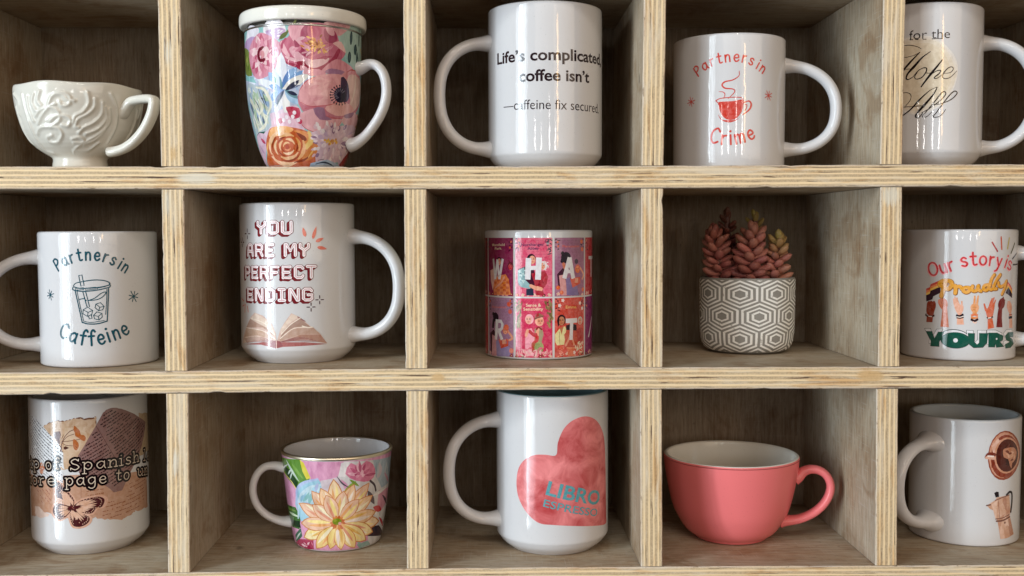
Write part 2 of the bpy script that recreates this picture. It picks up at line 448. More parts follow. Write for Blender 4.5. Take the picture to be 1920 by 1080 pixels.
# ------------------------------------------------------------------ printing on curved ware
CR = EUL.to_matrix()
def gain_quad(q):
    cr = [(q[i][0]-q[i-1][0])*(q[(i+1) % 4][1]-q[i][1])-(q[i][1]-q[i-1][1])*(q[(i+1) % 4][0]-q[i][0]) for i in range(4)]
    return all(c > 0 for c in cr) or all(c < 0 for c in cr) or True
def lerp2(a, b, t): return (a[0]+(b[0]-a[0])*t, a[1]+(b[1]-a[1])*t)
class Print:
    """Flat artwork (metres round the wall u, height v) wrapped on the wall of a mug as a fired ink layer."""
    def __init__(s, mug, ox=0, oy=0, sc=1.):
        s.g = mug; s.o = (ox, oy, sc); s.P = []; s.seed = random.Random(len(mug.tab)*7+int(mug.pos.x*1000)); s.pat = None
    def uv(s, x, y):
        """where the sight line through a point of the reference meets the wall -> (u, v)"""
        X = s.o[0]+x/s.o[2]; Y = s.o[1]+y/s.o[2]
        d = CR @ Vector(((X-960)/FPX, -(Y-540)/FPX, -1)); p = CAM-s.g.pos
        z = s.g.H/2
        for _ in range(14):
            R = s.g.R(z)
            a = d.x**2+d.y**2; b = 2*(p.x*d.x+p.y*d.y); c = p.x**2+p.y**2-R*R
            disc = b*b-4*a*c
            t = (-b-sqrt(disc))/(2*a) if disc > 0 else -b/(2*a)
            q = p+d*t; z = q.z
        th = atan2(q.x, -q.y)
        return (th*s.R0(), z)
    def R0(s): return s.g.R(s.g.H*.55)
    # --- primitives; raw=True takes (u,v) already
    def poly(s, pts, col, raw=False, smooth=0, jit=0.):
        q = list(pts) if raw else [s.uv(*p) for p in pts]
        if smooth: q = [(v.x, v.y) for v in catmull([(a, b, 0) for a, b in q], smooth, True)]
        if jit: q = [(a+s.seed.uniform(-jit, jit), b+s.seed.uniform(-jit, jit)) for a, b in q]
        s.P.append((q, lin(col))); return q
    def stroke(s, pts, wd, col, raw=False, smooth=5, taper=(1, 1), cap=True, closed=False):
        """wd in metres (full width); taper = relative width at both ends (middle is 1)"""
        q = list(pts) if raw else [s.uv(*p) for p in pts]
        if len(q) == 1: return s.disk(q[0], wd/2, col)
        if smooth and len(q) > 2: q = [(v.x, v.y) for v in catmull([(a, b, 0) for a, b in q], smooth, closed)]
        if closed: q = q+[q[0]]
        n = len(q); L = []; rr = []
        tot = sum(math.dist(q[i], q[i+1]) for i in range(n-1)) or 1e-9; acc = 0
        for i in range(n):
            if i: acc += math.dist(q[i], q[i-1])
            t = acc/tot; k = taper[0]+(1-taper[0])*min(1, t*2) if t < .5 else taper[1]+(1-taper[1])*min(1, (1-t)*2)
            if taper == (1, 1): k = 1
            rr.append(max(wd/2*k, wd*.04))
        left, right = [], []
        for i in range(n):
            a = q[max(i-1, 0)]; b = q[min(i+1, n-1)]
            dx, dy = b[0]-a[0], b[1]-a[1]; l = math.hypot(dx, dy) or 1e-9
            nx, ny = -dy/l*rr[i], dx/l*rr[i]
            left.append((q[i][0]+nx, q[i][1]+ny)); right.append((q[i][0]-nx, q[i][1]-ny))
        c = lin(col)
        for i in range(n-1): s.P.append(([right[i], right[i+1], left[i+1], left[i]], c))
        if cap:
            for i in (range(n) if smooth == 0 else (0, n-1)):
                if rr[i] > wd*.12: s.disk(q[i], rr[i], col, 10)
    def disk(s, c, r, col, n=14, ry=None, rot=0.):
        ry = ry or r
        s.P.append(([(c[0]+r*cos(a)*cos(rot)-ry*sin(a)*sin(rot), c[1]+r*cos(a)*sin(rot)+ry*sin(a)*cos(rot)) for a in [2*pi*i/n for i in range(n)]], lin(col)))
    def leaf(s, a, b, wd, col, bend=0., raw=False, sharp=.5, n=7):
        """petal / brush dab from a to b, full width wd (metres)"""
        if not raw: a, b = s.uv(*a), s.uv(*b)
        dx, dy = b[0]-a[0], b[1]-a[1]; nx, ny = -dy, dx; L = math.hypot(dx, dy) or 1e-9; nx /= L; ny /= L
        up, dn = [], []
        for i in range(n+1):
            t = i/n; wv = wd/2*max(0, sin(pi*t**(sharp*2 if sharp != .5 else 1.)))**.8; o = bend*4*t*(1-t)
            px, py = a[0]+dx*t+nx*o, a[1]+dy*t+ny*o
            up.append((px+nx*wv, py+ny*wv)); dn.append((px-nx*wv, py-ny*wv))
        s.P.append((dn[:-1]+up[:0:-1], lin(col)))
    def pairs(s, tris, col):
        c = lin(col)
        for t in tris: s.P.append((t, c))
    # --- wrap
    def build(s, name, mat, gain=1., off=.00012, cell=.0022, rev=False):
        u_sc = 1000.
        tri, cols = [], []
        for q, c in s.P:
            if len(q) < 3: continue
            q = [q[i] for i in range(len(q)) if math.dist(q[i], q[i-1]) > 2e-6]
            if len(q) < 3: continue
            ts = [(0, 1, 2)] if len(q) == 3 else [(0, 1, 2), (0, 2, 3)] if len(q) == 4 and gain_quad(q) else tessellate_polygon([[Vector((x, y, 0)) for x, y in q]])
            for t in ts:
                p_ = [q[i] for i in t]
                ar = (p_[1][0]-p_[0][0])*(p_[2][1]-p_[0][1])-(p_[2][0]-p_[0][0])*(p_[1][1]-p_[0][1])
                if abs(ar) > 1e-12: tri.append([(x*u_sc, y*u_sc) for x, y in (p_ if ar > 0 else p_[::-1])]); cols.append(c)
        vs, ed, key = [], set(), {}
        for t in tri:
            ids = []
            for x, y in t:
                kk = (round(x*2e4), round(y*2e4))
                if kk not in key: key[kk] = len(vs); vs.append(Vector((x, y)))
                ids.append(key[kk])
            for i in range(3):
                e_ = (min(ids[i], ids[i-1]), max(ids[i], ids[i-1]))
                if e_[0] != e_[1]: ed.add(e_)
        us = [v.x for v in vs]; zs = [v.y for v in vs]; lines = []
        cu = cell*u_sc; k = math.floor(min(us)/cu)+1
        while k*cu < max(us): lines.append(((k*cu, min(zs)-.05), (k*cu, max(zs)+.05))); k += 1
        rs = [interp(s.g.tab, (min(zs)+(max(zs)-min(zs))*i/8)/u_sc) for i in range(9)]
        if max(rs)-min(rs) > .0006:
            k = math.floor(min(zs)/3.)+1
            while k*3. < max(zs): lines.append(((min(us)-.05, k*3.), (max(us)+.05, k*3.))); k += 1
        for a_, b_ in lines:
            vs += [Vector(a_), Vector(b_)]; ed.add((len(vs)-2, len(vs)-1))
        V, E_, F, ov, oe, of = delaunay_2d_cdt(vs, sorted(ed), [], 0, 1e-5)
        va = np.array([(v.x, v.y) for v in V]); fa = np.array([list(f) for f in F]); ct = va[fa].mean(axis=1)
        order = np.argsort(ct[:, 0]); cs = ct[order]; ident = np.full(len(F), -1); xs_ = cs[:, 0]
        for i, t in enumerate(tri):
            x0, x1 = min(p_[0] for p_ in t), max(p_[0] for p_ in t)
            l, r = np.searchsorted(xs_, x0), np.searchsorted(xs_, x1)
            if r <= l: continue
            c_ = cs[l:r]; ok = np.ones(r-l, bool)
            for j in range(3):
                (ax, ay), (bx, by) = t[j], t[(j+1) % 3]
                ok &= ((bx-ax)*(c_[:, 1]-ay)-(by-ay)*(c_[:, 0]-ax)) >= 0
            ident[l:r][ok] = i
        idf = np.empty(len(F), int); idf[order] = ident
        bm = bmesh.new(); lay = bm.faces.layers.int.new('k')
        bv = [bm.verts.new((v.x/u_sc, v.y/u_sc, 0)) for v in V]
        for f, k_ in zip(F, idf):
            if k_ < 0: continue
            try: bf = bm.faces.new([bv[i] for i in f])
            except ValueError: continue
            bf[lay] = int(k_)
        loose = [v for v in bm.verts if not v.link_faces]
        bmesh.ops.delete(bm, geom=loose, context='VERTS')
        tab = s.g.tab
        bmesh.ops.triangulate(bm, faces=[f for f in bm.faces if len(f.verts) > 4])
        R0 = s.R0(); nr = []
        for v in bm.verts:
            th = v.co.x/R0; z = v.co.y; r = interp(tab, z); dr = (interp(tab, z+.001)-interp(tab, z-.001))/.002
            n_ = Vector((sin(th), -cos(th), -dr)).normalized(); nr.append(n_)
            v.co = Vector((r*sin(th), -r*cos(th), z))+n_*off
        me = bpy.data.meshes.new(name); fk = [f[lay] for f in bm.faces]; bm.to_mesh(me); bm.free()
        at = me.attributes.new('ink', 'FLOAT_COLOR', 'CORNER'); buf = []
        for p, kk in zip(me.polygons, fk): buf += ([v*gain for v in cols[kk]]+[1.])*p.loop_total
        at.data.foreach_set('color', buf)
        me.polygons.foreach_set('use_smooth', [True]*len(me.polygons))
        # face the ink outwards
        flip = [p for p in me.polygons if p.normal.x*p.center.x+p.normal.y*p.center.y < 0]
        if len(flip) > len(me.polygons)/2: me.flip_normals()
        me.normals_split_custom_set_from_vertices([tuple(n_) for n_ in nr])
        me.materials.append(mat)
        o = bpy.data.objects.new(name, me); C.objects.link(o); o.parent = s.g.root
        return o
    # --- lettering
    def font(s, txt, p0, p1, col, h, bold=0., raw=False, shear=0., wide=None):
        """built-in typeface; left and right ends of the base line, capital height h (metres)"""
        a, b = (p0, p1) if raw else (s.uv(*p0), s.uv(*p1))
        cu = bpy.data.curves.new('t', 'FONT'); cu.body = txt; cu.size = 1; cu.offset = bold; cu.shear = shear; cu.resolution_u = 3
        ob = bpy.data.objects.new('t', cu); C.objects.link(ob)
        dg = bpy.context.evaluated_depsgraph_get(); me = ob.evaluated_get(dg).to_mesh()
        xs = [v.co.x for v in me.vertices]; x0, x1 = min(xs), max(xs)
        L = math.dist(a, b); kx = L/(x1-x0); ky = h/.70
        ux, uy = (b[0]-a[0])/L, (b[1]-a[1])/L
        me.calc_loop_triangles(); V = [((v.co.x-x0)*kx, v.co.y*ky) for v in me.vertices]
        V = [(a[0]+x*ux-y*uy, a[1]+x*uy+y*ux) for x, y in V]
        s.pairs([[V[i] for i in t.vertices] for t in me.loop_triangles], col)
        ob.evaluated_get(dg).to_mesh_clear(); bpy.data.objects.remove(ob); bpy.data.curves.remove(cu)
    def glyphs(s, txt, p0, p1, xh, wd, col, raw=False, path=None, slab=False, space=.28, slant=0., smooth=5, capk=1., rot_k=1., dx=(0, 0), passes=None):
        """stroke lettering along a straight base line or a path; xh = x-height, wd = pen width in metres"""
        if path: base = path if raw else [s.uv(*p) for p in path]
        else: base = [p0, p1] if raw else [s.uv(*p0), s.uv(*p1)]
        if len(base) > 2: base = [(v.x, v.y) for v in catmull([(x, y, 0) for x, y in base], 8)]
        cum = [0.]
        for i in range(len(base)-1): cum.append(cum[-1]+math.dist(base[i], base[i+1]))
        adv = []; x = 0
        for ch in txt:
            g = GL.get(ch); adv.append(x); x += (g[0]+space) if g else .26
        tot = x-space; k = cum[-1]/tot   # metres per glyph unit along the line
        def at(d):
            d = max(0, min(cum[-1], d)); i = 0
            while i < len(cum)-2 and cum[i+1] < d: i += 1
            f = (d-cum[i])/max(cum[i+1]-cum[i], 1e-9)
            p = lerp2(base[i], base[i+1], f); tx, ty = base[i+1][0]-base[i][0], base[i+1][1]-base[i][1]; l = math.hypot(tx, ty) or 1e-9
            return p, (tx/l, ty/l*rot_k)
        for pw, pc, ddx, ddy in (passes or [(wd, col, 0, 0)]):
            for ch, ax in zip(txt, adv):
                g = GL.get(ch)
                if not g: continue
                p, t = at((ax+g[0]/2)*k)
                l = math.hypot(*t); t = (t[0]/l, t[1]/l)
                for st in g[1]+(SERIF.get(ch, []) if slab else []):
                    q = []
                    for gx, gy in st:
                        X = (gx-g[0]/2)*k; Y = gy*xh*(capk if ch.isupper() else 1); X += slant*Y
                        q.append((p[0]+X*t[0]-Y*t[1]+ddx, p[1]+X*t[1]+Y*t[0]+ddy))
                    sm = smooth if not (slab and len(st) == 2) else 0
                    if len(q) == 2 and math.dist(*q) < 1e-5: s.disk(q[0], pw*.62, pc, 10)
                    else: s.stroke(q, pw, pc, raw=True, smooth=sm if len(q) > 2 else 0)
def circ(cx, cy, rx, ry, a0=0, a1=360, n=10): return [(cx+rx*cos(radians(a0+(a1-a0)*i/n)), cy+ry*sin(radians(a0+(a1-a0)*i/n))) for i in range(n+1)]
GL = {
 'a': (.85, [[(.74, .82), (.45, 1.), (.12, .75), (.06, .4), (.25, .05), (.5, .1), (.72, .45)], [(.75, 1.), (.75, .25), (.86, .0)]]),
 'c': (.75, [[(.7, .8), (.45, 1.), (.12, .75), (.08, .35), (.3, .02), (.55, .04), (.74, .2)]]),
 'd': (.85, [[(.74, .82), (.45, 1.), (.12, .75), (.06, .4), (.25, .05), (.5, .1), (.72, .45)], [(.76, 1.65), (.75, .25), (.86, 0.)]]),
 'e': (.75, [[(.1, .5), (.68, .56), (.62, .9), (.38, 1.), (.12, .75), (.08, .35), (.3, .02), (.58, .05), (.75, .22)]]),
 'f': (.7, [[(.78, 1.42), (.6, 1.6), (.4, 1.4), (.36, 1.), (.36, 0.)], [(.06, .95), (.66, .98)]]),
 'g': (.85, [[(.74, .82), (.45, 1.), (.12, .75), (.08, .42), (.28, .1), (.5, .14), (.72, .45)], [(.75, 1.), (.75, -.15), (.58, -.5), (.3, -.55), (.08, -.38)]]),
 'h': (.8, [[(.1, 1.6), (.1, 0.)], [(.1, .6), (.3, .94), (.55, .98), (.7, .72), (.7, 0.)]]),
 'i': (.24, [[(.12, 1.), (.12, 0.)], [(.12, 1.42), (.12, 1.42)]]),
 'l': (.24, [[(.12, 1.6), (.12, 0.)]]),
 'm': (1.2, [[(.1, 1.), (.1, 0.)], [(.1, .6), (.28, .95), (.48, .95), (.58, .7), (.58, 0.)], [(.58, .6), (.78, .95), (.98, .95), (1.08, .7), (1.08, 0.)]]),
 'n': (.8, [[(.1, 1.), (.1, 0.)], [(.1, .6), (.3, .94), (.55, .98), (.7, .72), (.7, 0.)]]),
 'o': (.86, [circ(.43, .5, .36, .5, 90, 450)]),
 'p': (.85, [[(.1, 1.), (.1, -.6)], [(.1, .7), (.35, 1.), (.65, .9), (.78, .5), (.62, .1), (.35, .02), (.1, .3)]]),
 'r': (.6, [[(.1, 1.), (.1, 0.)], [(.1, .6), (.26, .9), (.55, .98)]]),
 's': (.68, [[(.62, .84), (.4, 1.), (.14, .85), (.2, .6), (.5, .45), (.64, .22), (.4, 0.), (.08, .14)]]),
 't': (.68, [[(.32, 1.45), (.32, .25), (.46, .02), (.68, .08)], [(.04, 1.), (.62, 1.)]]),
 'u': (.8, [[(.1, 1.), (.1, .35), (.28, .03), (.5, .08), (.7, .4)], [(.7, 1.), (.7, 0.)]]),
 'y': (.75, [[(.08, 1.), (.4, .12)], [(.72, 1.), (.32, -.3), (.05, -.55)]]),
 'P': (.85, [[(.1, 1.5), (.1, 0.)], [(.1, 1.45), (.5, 1.55), (.82, 1.2), (.55, .8), (.1, .7)]]),
 'C': (1., [[(.95, 1.28), (.6, 1.55), (.2, 1.2), (.1, .7), (.3, .15), (.65, 0.), (1., .22)]]),
 'O': (1.2, [circ(.6, .78, .52, .76, 90, 450)]),
 'S': (.9, [[(.8, 1.28), (.5, 1.55), (.16, 1.28), (.24, .92), (.64, .7), (.84, .35), (.5, 0.), (.08, .25)]]),
}
_sl = lambda x, y, w=.18: [(x-w, y), (x+w, y)]
SERIF = {'p': [_sl(.1, -.6), [(-.06, 1.), (.1, 1.)]], 'i': [_sl(.12, 0., .2), [(-.08, 1.), (.12, 1.)]], 'f': [_sl(.36, 0.)], 'n': [_sl(.1, 0.), _sl(.7, 0.), [(-.06, 1.), (.1, 1.)]],
 'h': [_sl(.1, 0.), _sl(.7, 0.), [(-.06, 1.6), (.1, 1.6)]], 'm': [_sl(.1, 0., .15), _sl(.58, 0., .14), _sl(1.08, 0., .15), [(-.06, 1.), (.1, 1.)]], 'r': [_sl(.1, 0.), [(-.06, 1.), (.1, 1.)]],
 'u': [[(-.06, 1.), (.1, 1.)], [(.54, 1.), (.7, 1.)], [(.7, 0.), (.86, 0.)]], 'l': [_sl(.12, 0., .2), [(-.08, 1.6), (.12, 1.6)]], 'a': [], 'S': [[(.8, 1.28), (.8, 1.55)], [(.08, .25), (.08, 0.)]]}
# square outline capitals, drawn on a 4 x 6 grid
BLK = {'Y': [[(0, 6), (0, 4.4), (1.6, 2.9), (1.6, 0)], [(3.6, 6), (3.6, 4.4), (2, 2.9)]], 'O': [[(.8, 6), (2.8, 6), (3.6, 5.2), (3.6, .8), (2.8, 0), (.8, 0), (0, .8), (0, 5.2), (.8, 6)]],
 'U': [[(0, 6), (0, .8), (.8, 0), (2.8, 0), (3.6, .8), (3.6, 6)]], 'A': [[(0, 0), (.5, 5.2), (1.1, 6), (2.5, 6), (3.1, 5.2), (3.6, 0)], [(.4, 2.4), (3.2, 2.4)]],
 'R': [[(0, 0), (0, 6), (2.8, 6), (3.5, 5.3), (3.5, 3.6), (2.9, 2.9), (0, 2.9)], [(2.4, 2.9), (3.6, 0)]], 'E': [[(3.4, 6), (0, 6), (0, 0), (3.4, 0)], [(0, 3), (2.8, 3)]],
 'M': [[(0, 0), (0, 6), (.6, 6), (2.2, 2.6), (3.8, 6), (4.4, 6), (4.4, 0)]], 'P': [[(0, 0), (0, 6), (2.8, 6), (3.5, 5.3), (3.5, 3.3), (2.8, 2.6), (0, 2.6)]],
 'F': [[(3.4, 6), (0, 6), (0, 0)], [(0, 3), (2.8, 3)]], 'C': [[(3.5, 5), (2.8, 6), (.8, 6), (0, 5.2), (0, .8), (.8, 0), (2.8, 0), (3.5, 1)]], 'T': [[(-.2, 6), (3.6, 6)], [(1.7, 6), (1.7, 0)]],
 'N': [[(0, 0), (0, 6), (.5, 6), (3.1, 0), (3.6, 0), (3.6, 6)]], 'D': [[(0, 0), (0, 6), (2.6, 6), (3.6, 5), (3.6, 1), (2.6, 0), (0, 0)]], 'I': [[(.2, 6), (2.6, 6)], [(.2, 0), (2.6, 0)], [(1.4, 6), (1.4, 0)]],
 'G': [[(3.5, 5), (2.8, 6), (.8, 6), (0, 5.2), (0, .8), (.8, 0), (2.8, 0), (3.6, .8), (3.6, 2.8), (2, 2.8)]]}
BW = {'M': 4.4, 'I': 2.8}
def block(P, txt, p0, p1, h, passes):
    """passes: list of (stroke width in grid units, colour, dx, dy in grid units)"""
    a, b = P.uv(*p0), P.uv(*p1); adv = []; x = 0
    for ch in txt: adv.append(x); x += BW.get(ch, 3.6)+2.1 if ch != ' ' else 3.2
    tot = x-2.1; k = math.dist(a, b)/tot; ky = h/6
    for wd, col, dx, dy in passes:
        for ch, ax in zip(txt, adv):
            for st in BLK.get(ch, []):
                q = [(a[0]+(ax+gx+dx)*k, a[1]+(b[1]-a[1])*(ax/tot)+(gy+dy)*ky) for gx, gy in st]
                P.stroke(q, wd*(k+ky)/2, col, raw=True, smooth=0)

def mm(P, hz):
    """reference length -> metres on the wall facing us"""
    return hz/P.o[2]*((P.g.pos-CAM).length-P.g.R(P.g.H/2)*.9)/FPX
def inside(p, poly):
    r = False; n = len(poly)
    for i in range(n):
        (x1, y1), (x2, y2) = poly[i], poly[(i+1) % n]
        if (y1 > p[1]) != (y2 > p[1]) and p[0] < (x2-x1)*(p[1]-y1)/(y2-y1)+x1: r = not r
    return r
def newsprint(P, poly, ang, pitch, col, wd=.00036, fill=.86, start=0.):
    """rows of tiny words inside a (u,v) outline"""
    rn = P.seed; cx = sum(p[0] for p in poly)/len(poly); cy = sum(p[1] for p in poly)/len(poly)
    R = max(math.dist(p, (cx, cy)) for p in poly); ca, sa = cos(ang), sin(ang); k = -R
    while k < R:
        x = -R+rn.uniform(0, .002)
        while x < R:
            L = rn.uniform(.0007, .0028)
            a = (cx+x*ca-k*sa, cy+x*sa+k*ca); b = (cx+(x+L)*ca-k*sa, cy+(x+L)*sa+k*ca)
            if rn.random() < fill and inside(a, poly) and inside(b, poly):
                m = lerp2(a, b, .5); j = wd*.35
                P.stroke([(a[0], a[1]+rn.uniform(-j, j)), (m[0], m[1]+rn.uniform(-j, j)), (b[0], b[1]+rn.uniform(-j, j))], wd*rn.uniform(.8, 1.25), col, raw=True, smooth=0, cap=False)
            x += L+.00055
        k += pitch
def asterisk(P, c, r, col, wd, n=4, rot=.25):
    c = P.uv(*c); r = mm(P, r)
    for i in range(n):
        a = rot+pi*i/n; l = r*(1 if i % 2 == 0 else .85)
        P.stroke([(c[0]-l*cos(a), c[1]-l*sin(a)), (c[0]+l*cos(a), c[1]+l*sin(a))], wd, col, raw=True, smooth=0)
def sparkle(P, c, r, col, wd):
    c = P.uv(*c); r = mm(P, r)
    for i in range(4):
        a = pi/2*i; P.stroke([(c[0]+r*.38*cos(a), c[1]+r*.38*sin(a)), (c[0]+r*cos(a), c[1]+r*sin(a))], wd, col, raw=True, smooth=0)
def blossom(P, c, r, cols, n=11, ctr=(225, 160, 50), ry=1., layers=3):
    rn = P.seed
    for L in range(layers):
        k = 1-.27*L
        for i in range(n):
            a = 2*pi*(i+.5*L)/n+rn.uniform(-.15, .15); rr = r*k*rn.uniform(.85, 1.1)
            P.leaf((c[0]+.12*r*cos(a), c[1]+.12*r*sin(a)*ry), (c[0]+rr*cos(a), c[1]+rr*sin(a)*ry), r*k*rn.uniform(.42, .6), rn.choice(cols), bend=rn.uniform(-.1, .1)*r, raw=True)
    for _ in range(9):
        a = rn.uniform(0, 6.28); q = rn.uniform(0, r*.16)
        P.disk((c[0]+q*cos(a), c[1]+q*sin(a)), r*.07, (ctr[0]+rn.randint(-25, 20), ctr[1]+rn.randint(-30, 20), ctr[2]), 8)
def dabs(P, region, n, lw, cols, ang=None, raw=False):
    """loose brush dabs inside an outline"""
    q = region if raw else [P.uv(*p) for p in region]; rn = P.seed
    x0, x1 = min(p[0] for p in q), max(p[0] for p in q); y0, y1 = min(p[1] for p in q), max(p[1] for p in q)
    k = 0
    while k < n:
        p = (rn.uniform(x0, x1), rn.uniform(y0, y1)); k += 1
        if not inside(p, q): continue
        a = rn.uniform(0, 6.28) if ang is None else ang+rn.uniform(-.4, .4); l = lw*rn.uniform(.6, 1.6)
        if not inside((p[0]+l*cos(a), p[1]+l*sin(a)), q):
            a += pi
            if not inside((p[0]+l*cos(a), p[1]+l*sin(a)), q): continue
        P.leaf(p, (p[0]+l*cos(a), p[1]+l*sin(a)), l*rn.uniform(.2, .42), rn.choice(cols), bend=rn.uniform(-.2, .2)*l, raw=True)

FLZ = [.0749, -.0686, -.2128]
def floor_at(ri, x): return FL[ri](x)

# ================================================================== TOP ROW
# --- cream relief tea cup
SP = [(.0170, 0.), (.0192, .0006), (.0190, .003), (.0184, .0062), (.0192, .0082), (.0232, .0104), (.0305, .0155), (.0352, .0213), (.0390, .0285), (.0424, .0410), (.0436, .0500), (.0437, .0545), (.0434, .0570), (.0427, .0582)]
cup = Mug('tea_cup', 'cream porcelain tea cup with raised scroll relief and an angular handle', 'cup', -.3062, .0375, floor_at(0, -.306), .0582, smooth_prof(SP, 1), M_cream, wall=.0030)
def emboss():
    P = Print(cup, 0, 0, 3.177); o = cup.body
    bpy.data.objects.remove(o)
    sw = [[(215, 690), (250, 650), (310, 640), (350, 670), (352, 720), (300, 760)], [(225, 800), (240, 765), (290, 755), (345, 765), (370, 805), (345, 850), (300, 848), (285, 820), (310, 808)],
          [(300, 720), (330, 695), (385, 690), (420, 715), (405, 750), (370, 745)], [(290, 625), (310, 575), (365, 550), (415, 575), (410, 620), (370, 630), (355, 605)], [(330, 620), (290, 640), (250, 690), (230, 740)],
          [(520, 550), (528, 610), (495, 665), (450, 690), (435, 730)], [(565, 590), (560, 640), (520, 680), (465, 710), (450, 750), (470, 760)], [(610, 610), (605, 680), (560, 730), (500, 760), (470, 790)],
          [(650, 650), (650, 730), (600, 790), (540, 830), (470, 870), (440, 905)], [(430, 830), (470, 820), (500, 840), (480, 855), (440, 850)], [(625, 640), (630, 710), (580, 770), (510, 800)],
          [(240, 860), (290, 905), (330, 915)], [(200, 560), (190, 610), (215, 660)], [(235, 545), (225, 600), (245, 630)], [(130, 560), (150, 650), (200, 790), (300, 915)], [(100, 640), (130, 740), (190, 850)],
          [(85, 560), (110, 600), (120, 680)], [(660, 560), (690, 640), (690, 740), (640, 850)],  [(640, 700), (625, 770), (570, 830), (500, 860)], [(160, 570), (170, 640), (200, 720)], [(330, 560), (370, 560), (400, 590), (440, 600)], [(440, 900), (520, 900), (590, 850)]]
    curves = []
    for s_ in sw:
        q = [P.uv(*p) for p in s_]; curves.append([(v.x, v.y) for v in catmull([(a, b, 0) for a, b in q], 6)])
    base = list(curves); per = .098   # the relief repeats round the bowl
    for k in (-1, 1):
        for c in base: curves.append([(u+k*per, v) for u, v in c])
    segs = [(c[i], c[i+1]) for c in curves for i in range(len(c)-1)]
    SEG = 420; tab = cup.tab; R0 = P.R0(); NZ = 130; vs = []; H = cup.H
    # bucket the segments
    bk = {}
    for a, b in segs:
        for i in range(int(math.floor((min(a[0], b[0])-.004)/.004)), int(math.floor((max(a[0], b[0])+.004)/.004))+1): bk.setdefault(i, []).append((a, b))
    rows = [0.0]+[H*(i/NZ) for i in range(1, NZ+1)]
    for i in range(SEG):
        th = 2*pi*i/SEG-pi; u = th*R0; lst = bk.get(int(math.floor(u/.004)), [])
        for z in rows:
            d2 = 9.
            for a, b in lst:
                if abs(a[1]-z) > .006: continue
                vx, vy = b[0]-a[0], b[1]-a[1]; l2 = vx*vx+vy*vy or 1e-12
                t = max(0, min(1, ((u-a[0])*vx+(z-a[1])*vy)/l2)); q = (u-a[0]-t*vx)**2+(z-a[1]-t*vy)**2
                if q < d2: d2 = q
            r = interp(tab, z)+.00100*exp(-d2/(.00125**2))
            k = max(0, (z-.03)/.0282)
            wave = .00028*cos(6*th+1.)*k*k; r += wave*1.4
            zz = z+(wave*1.6 if z > .03 else 0)
            vs.append((r*sin(th), -r*cos(th), zz))
    K = len(rows); ins = 26; fs = []
    for i in range(SEG):   # rim and inside
        th = 2*pi*i/SEG-pi; wv = .00028*cos(6*th+1.)
        for j in range(1, ins+1):
            t = j/ins; z = H-(H-.009)*t; kk = max(0, (z-.03)/.0282)
            r = interp(tab, max(z, .010))-.0030+(.0012*(1-min(1, t*12)))+wv*1.4*kk*kk; r = r if z > .012 else r*.9
            vs.append((r*sin(th), -r*cos(th), z+wv*1.6*kk*kk+(.0006 if j == 1 else 0)))
    B = SEG*K
    for i in range(SEG):
        j = (i+1) % SEG
        for q in range(K-1): fs.append((i*K+q, j*K+q, j*K+q+1, i*K+q+1))
        fs.append((i*K+K-1, j*K+K-1, B+j*ins, B+i*ins))
        for q in range(ins-1): fs.append((B+i*ins+q, B+j*ins+q, B+j*ins+q+1, B+i*ins+q+1))
    fs.append(tuple(B+i*ins+ins-1 for i in range(SEG))); fs.append(tuple(i*K for i in range(SEG))[::-1])
    cup.body = mesh_obj('body', vs, fs, M_cream, cup.root)
emboss()
cup.handle([(.0360, .0365), (.0400, .0385), (.0445, .0432), (.0480, .0462), (.0520, .0474), (.0600, .0480), (.0665, .0476), (.0690, .0452), (.0668, .0370), (.0605, .0272), (.0520, .0195), (.0430, .0145), (.0340, .0122), (.0290, .0118)], 66, .0046, .0031, flare=.15, flat=2.6)

# --- tall painted mug with lid
LP = [(.0255, 0.), (.0275, .0012), (.0319, .0114), (.0344, .0192), (.0365, .0282), (.0389, .0396), (.0403, .0506), (.0411, .070), (.0414, .0944), (.0414, .0975)]
lm = Mug('lidded_mug', 'tall tapering mug painted all over with pink peonies, anemones and an orange rose', 'mug', -.1412, .0290, floor_at(0, -.141), .0975, smooth_prof(LP, 1), M_white)
lm.handle([(.038, .0705), (.0425, .0715), (.0490, .0738), (.0545, .0725), (.0590, .0670), (.0612, .0580), (.0605, .0480), (.0570, .0385), (.0515, .0300), (.0450, .0225), (.0385, .0180), (.033, .0165)], 80, .0052, .0035)
P = Print(lm, 445, 20, 7.2); A = (445, 20, 7.2); B = (445, 150, 6.545); m = lambda v: mm(P, v)
R0 = P.R0(); rn = P.seed
P.poly([(-pi*R0*.995, .0012), (-pi*R0*.5, .0012), (0, .0012), (pi*R0*.5, .0012), (pi*R0*.995, .0012), (pi*R0*.995, .0951), (0, .0951), (-pi*R0*.995, .0951)], (146, 194, 192), raw=True)
for sgn in (-1, 1):      # the painting goes on round the back
    for k in range(9):
        c = (sgn*rn.uniform(1.45, 2.9)*R0, .012+.0095*k*.95); blossom(P, c, rn.uniform(.009, .014), rn.choice([[(215, 130, 150), (240, 180, 190), (190, 80, 110)], [(205, 95, 50), (245, 185, 130), (230, 140, 70)], [(225, 220, 235), (175, 195, 225), (200, 165, 205)]]))
dabs(P, [(-pi*R0*.99, .003), (-1.3*R0, .003), (-1.3*R0, .09), (-pi*R0*.99, .09)], 60, .008, [(110, 140, 80), (35, 65, 75), (235, 205, 210)], raw=True)
dabs(P, [(1.35*R0, .003), (pi*R0*.99, .003), (pi*R0*.99, .09), (1.35*R0, .09)], 60, .008, [(110, 140, 80), (35, 65, 75), (235, 205, 210)], raw=True)
P.poly([(100, 900), (300, 860), (420, 760), (620, 560), (900, 780), (1020, 900), (820, 1250), (560, 1500), (300, 1400), (120, 1150)], (190, 198, 220), smooth=3)
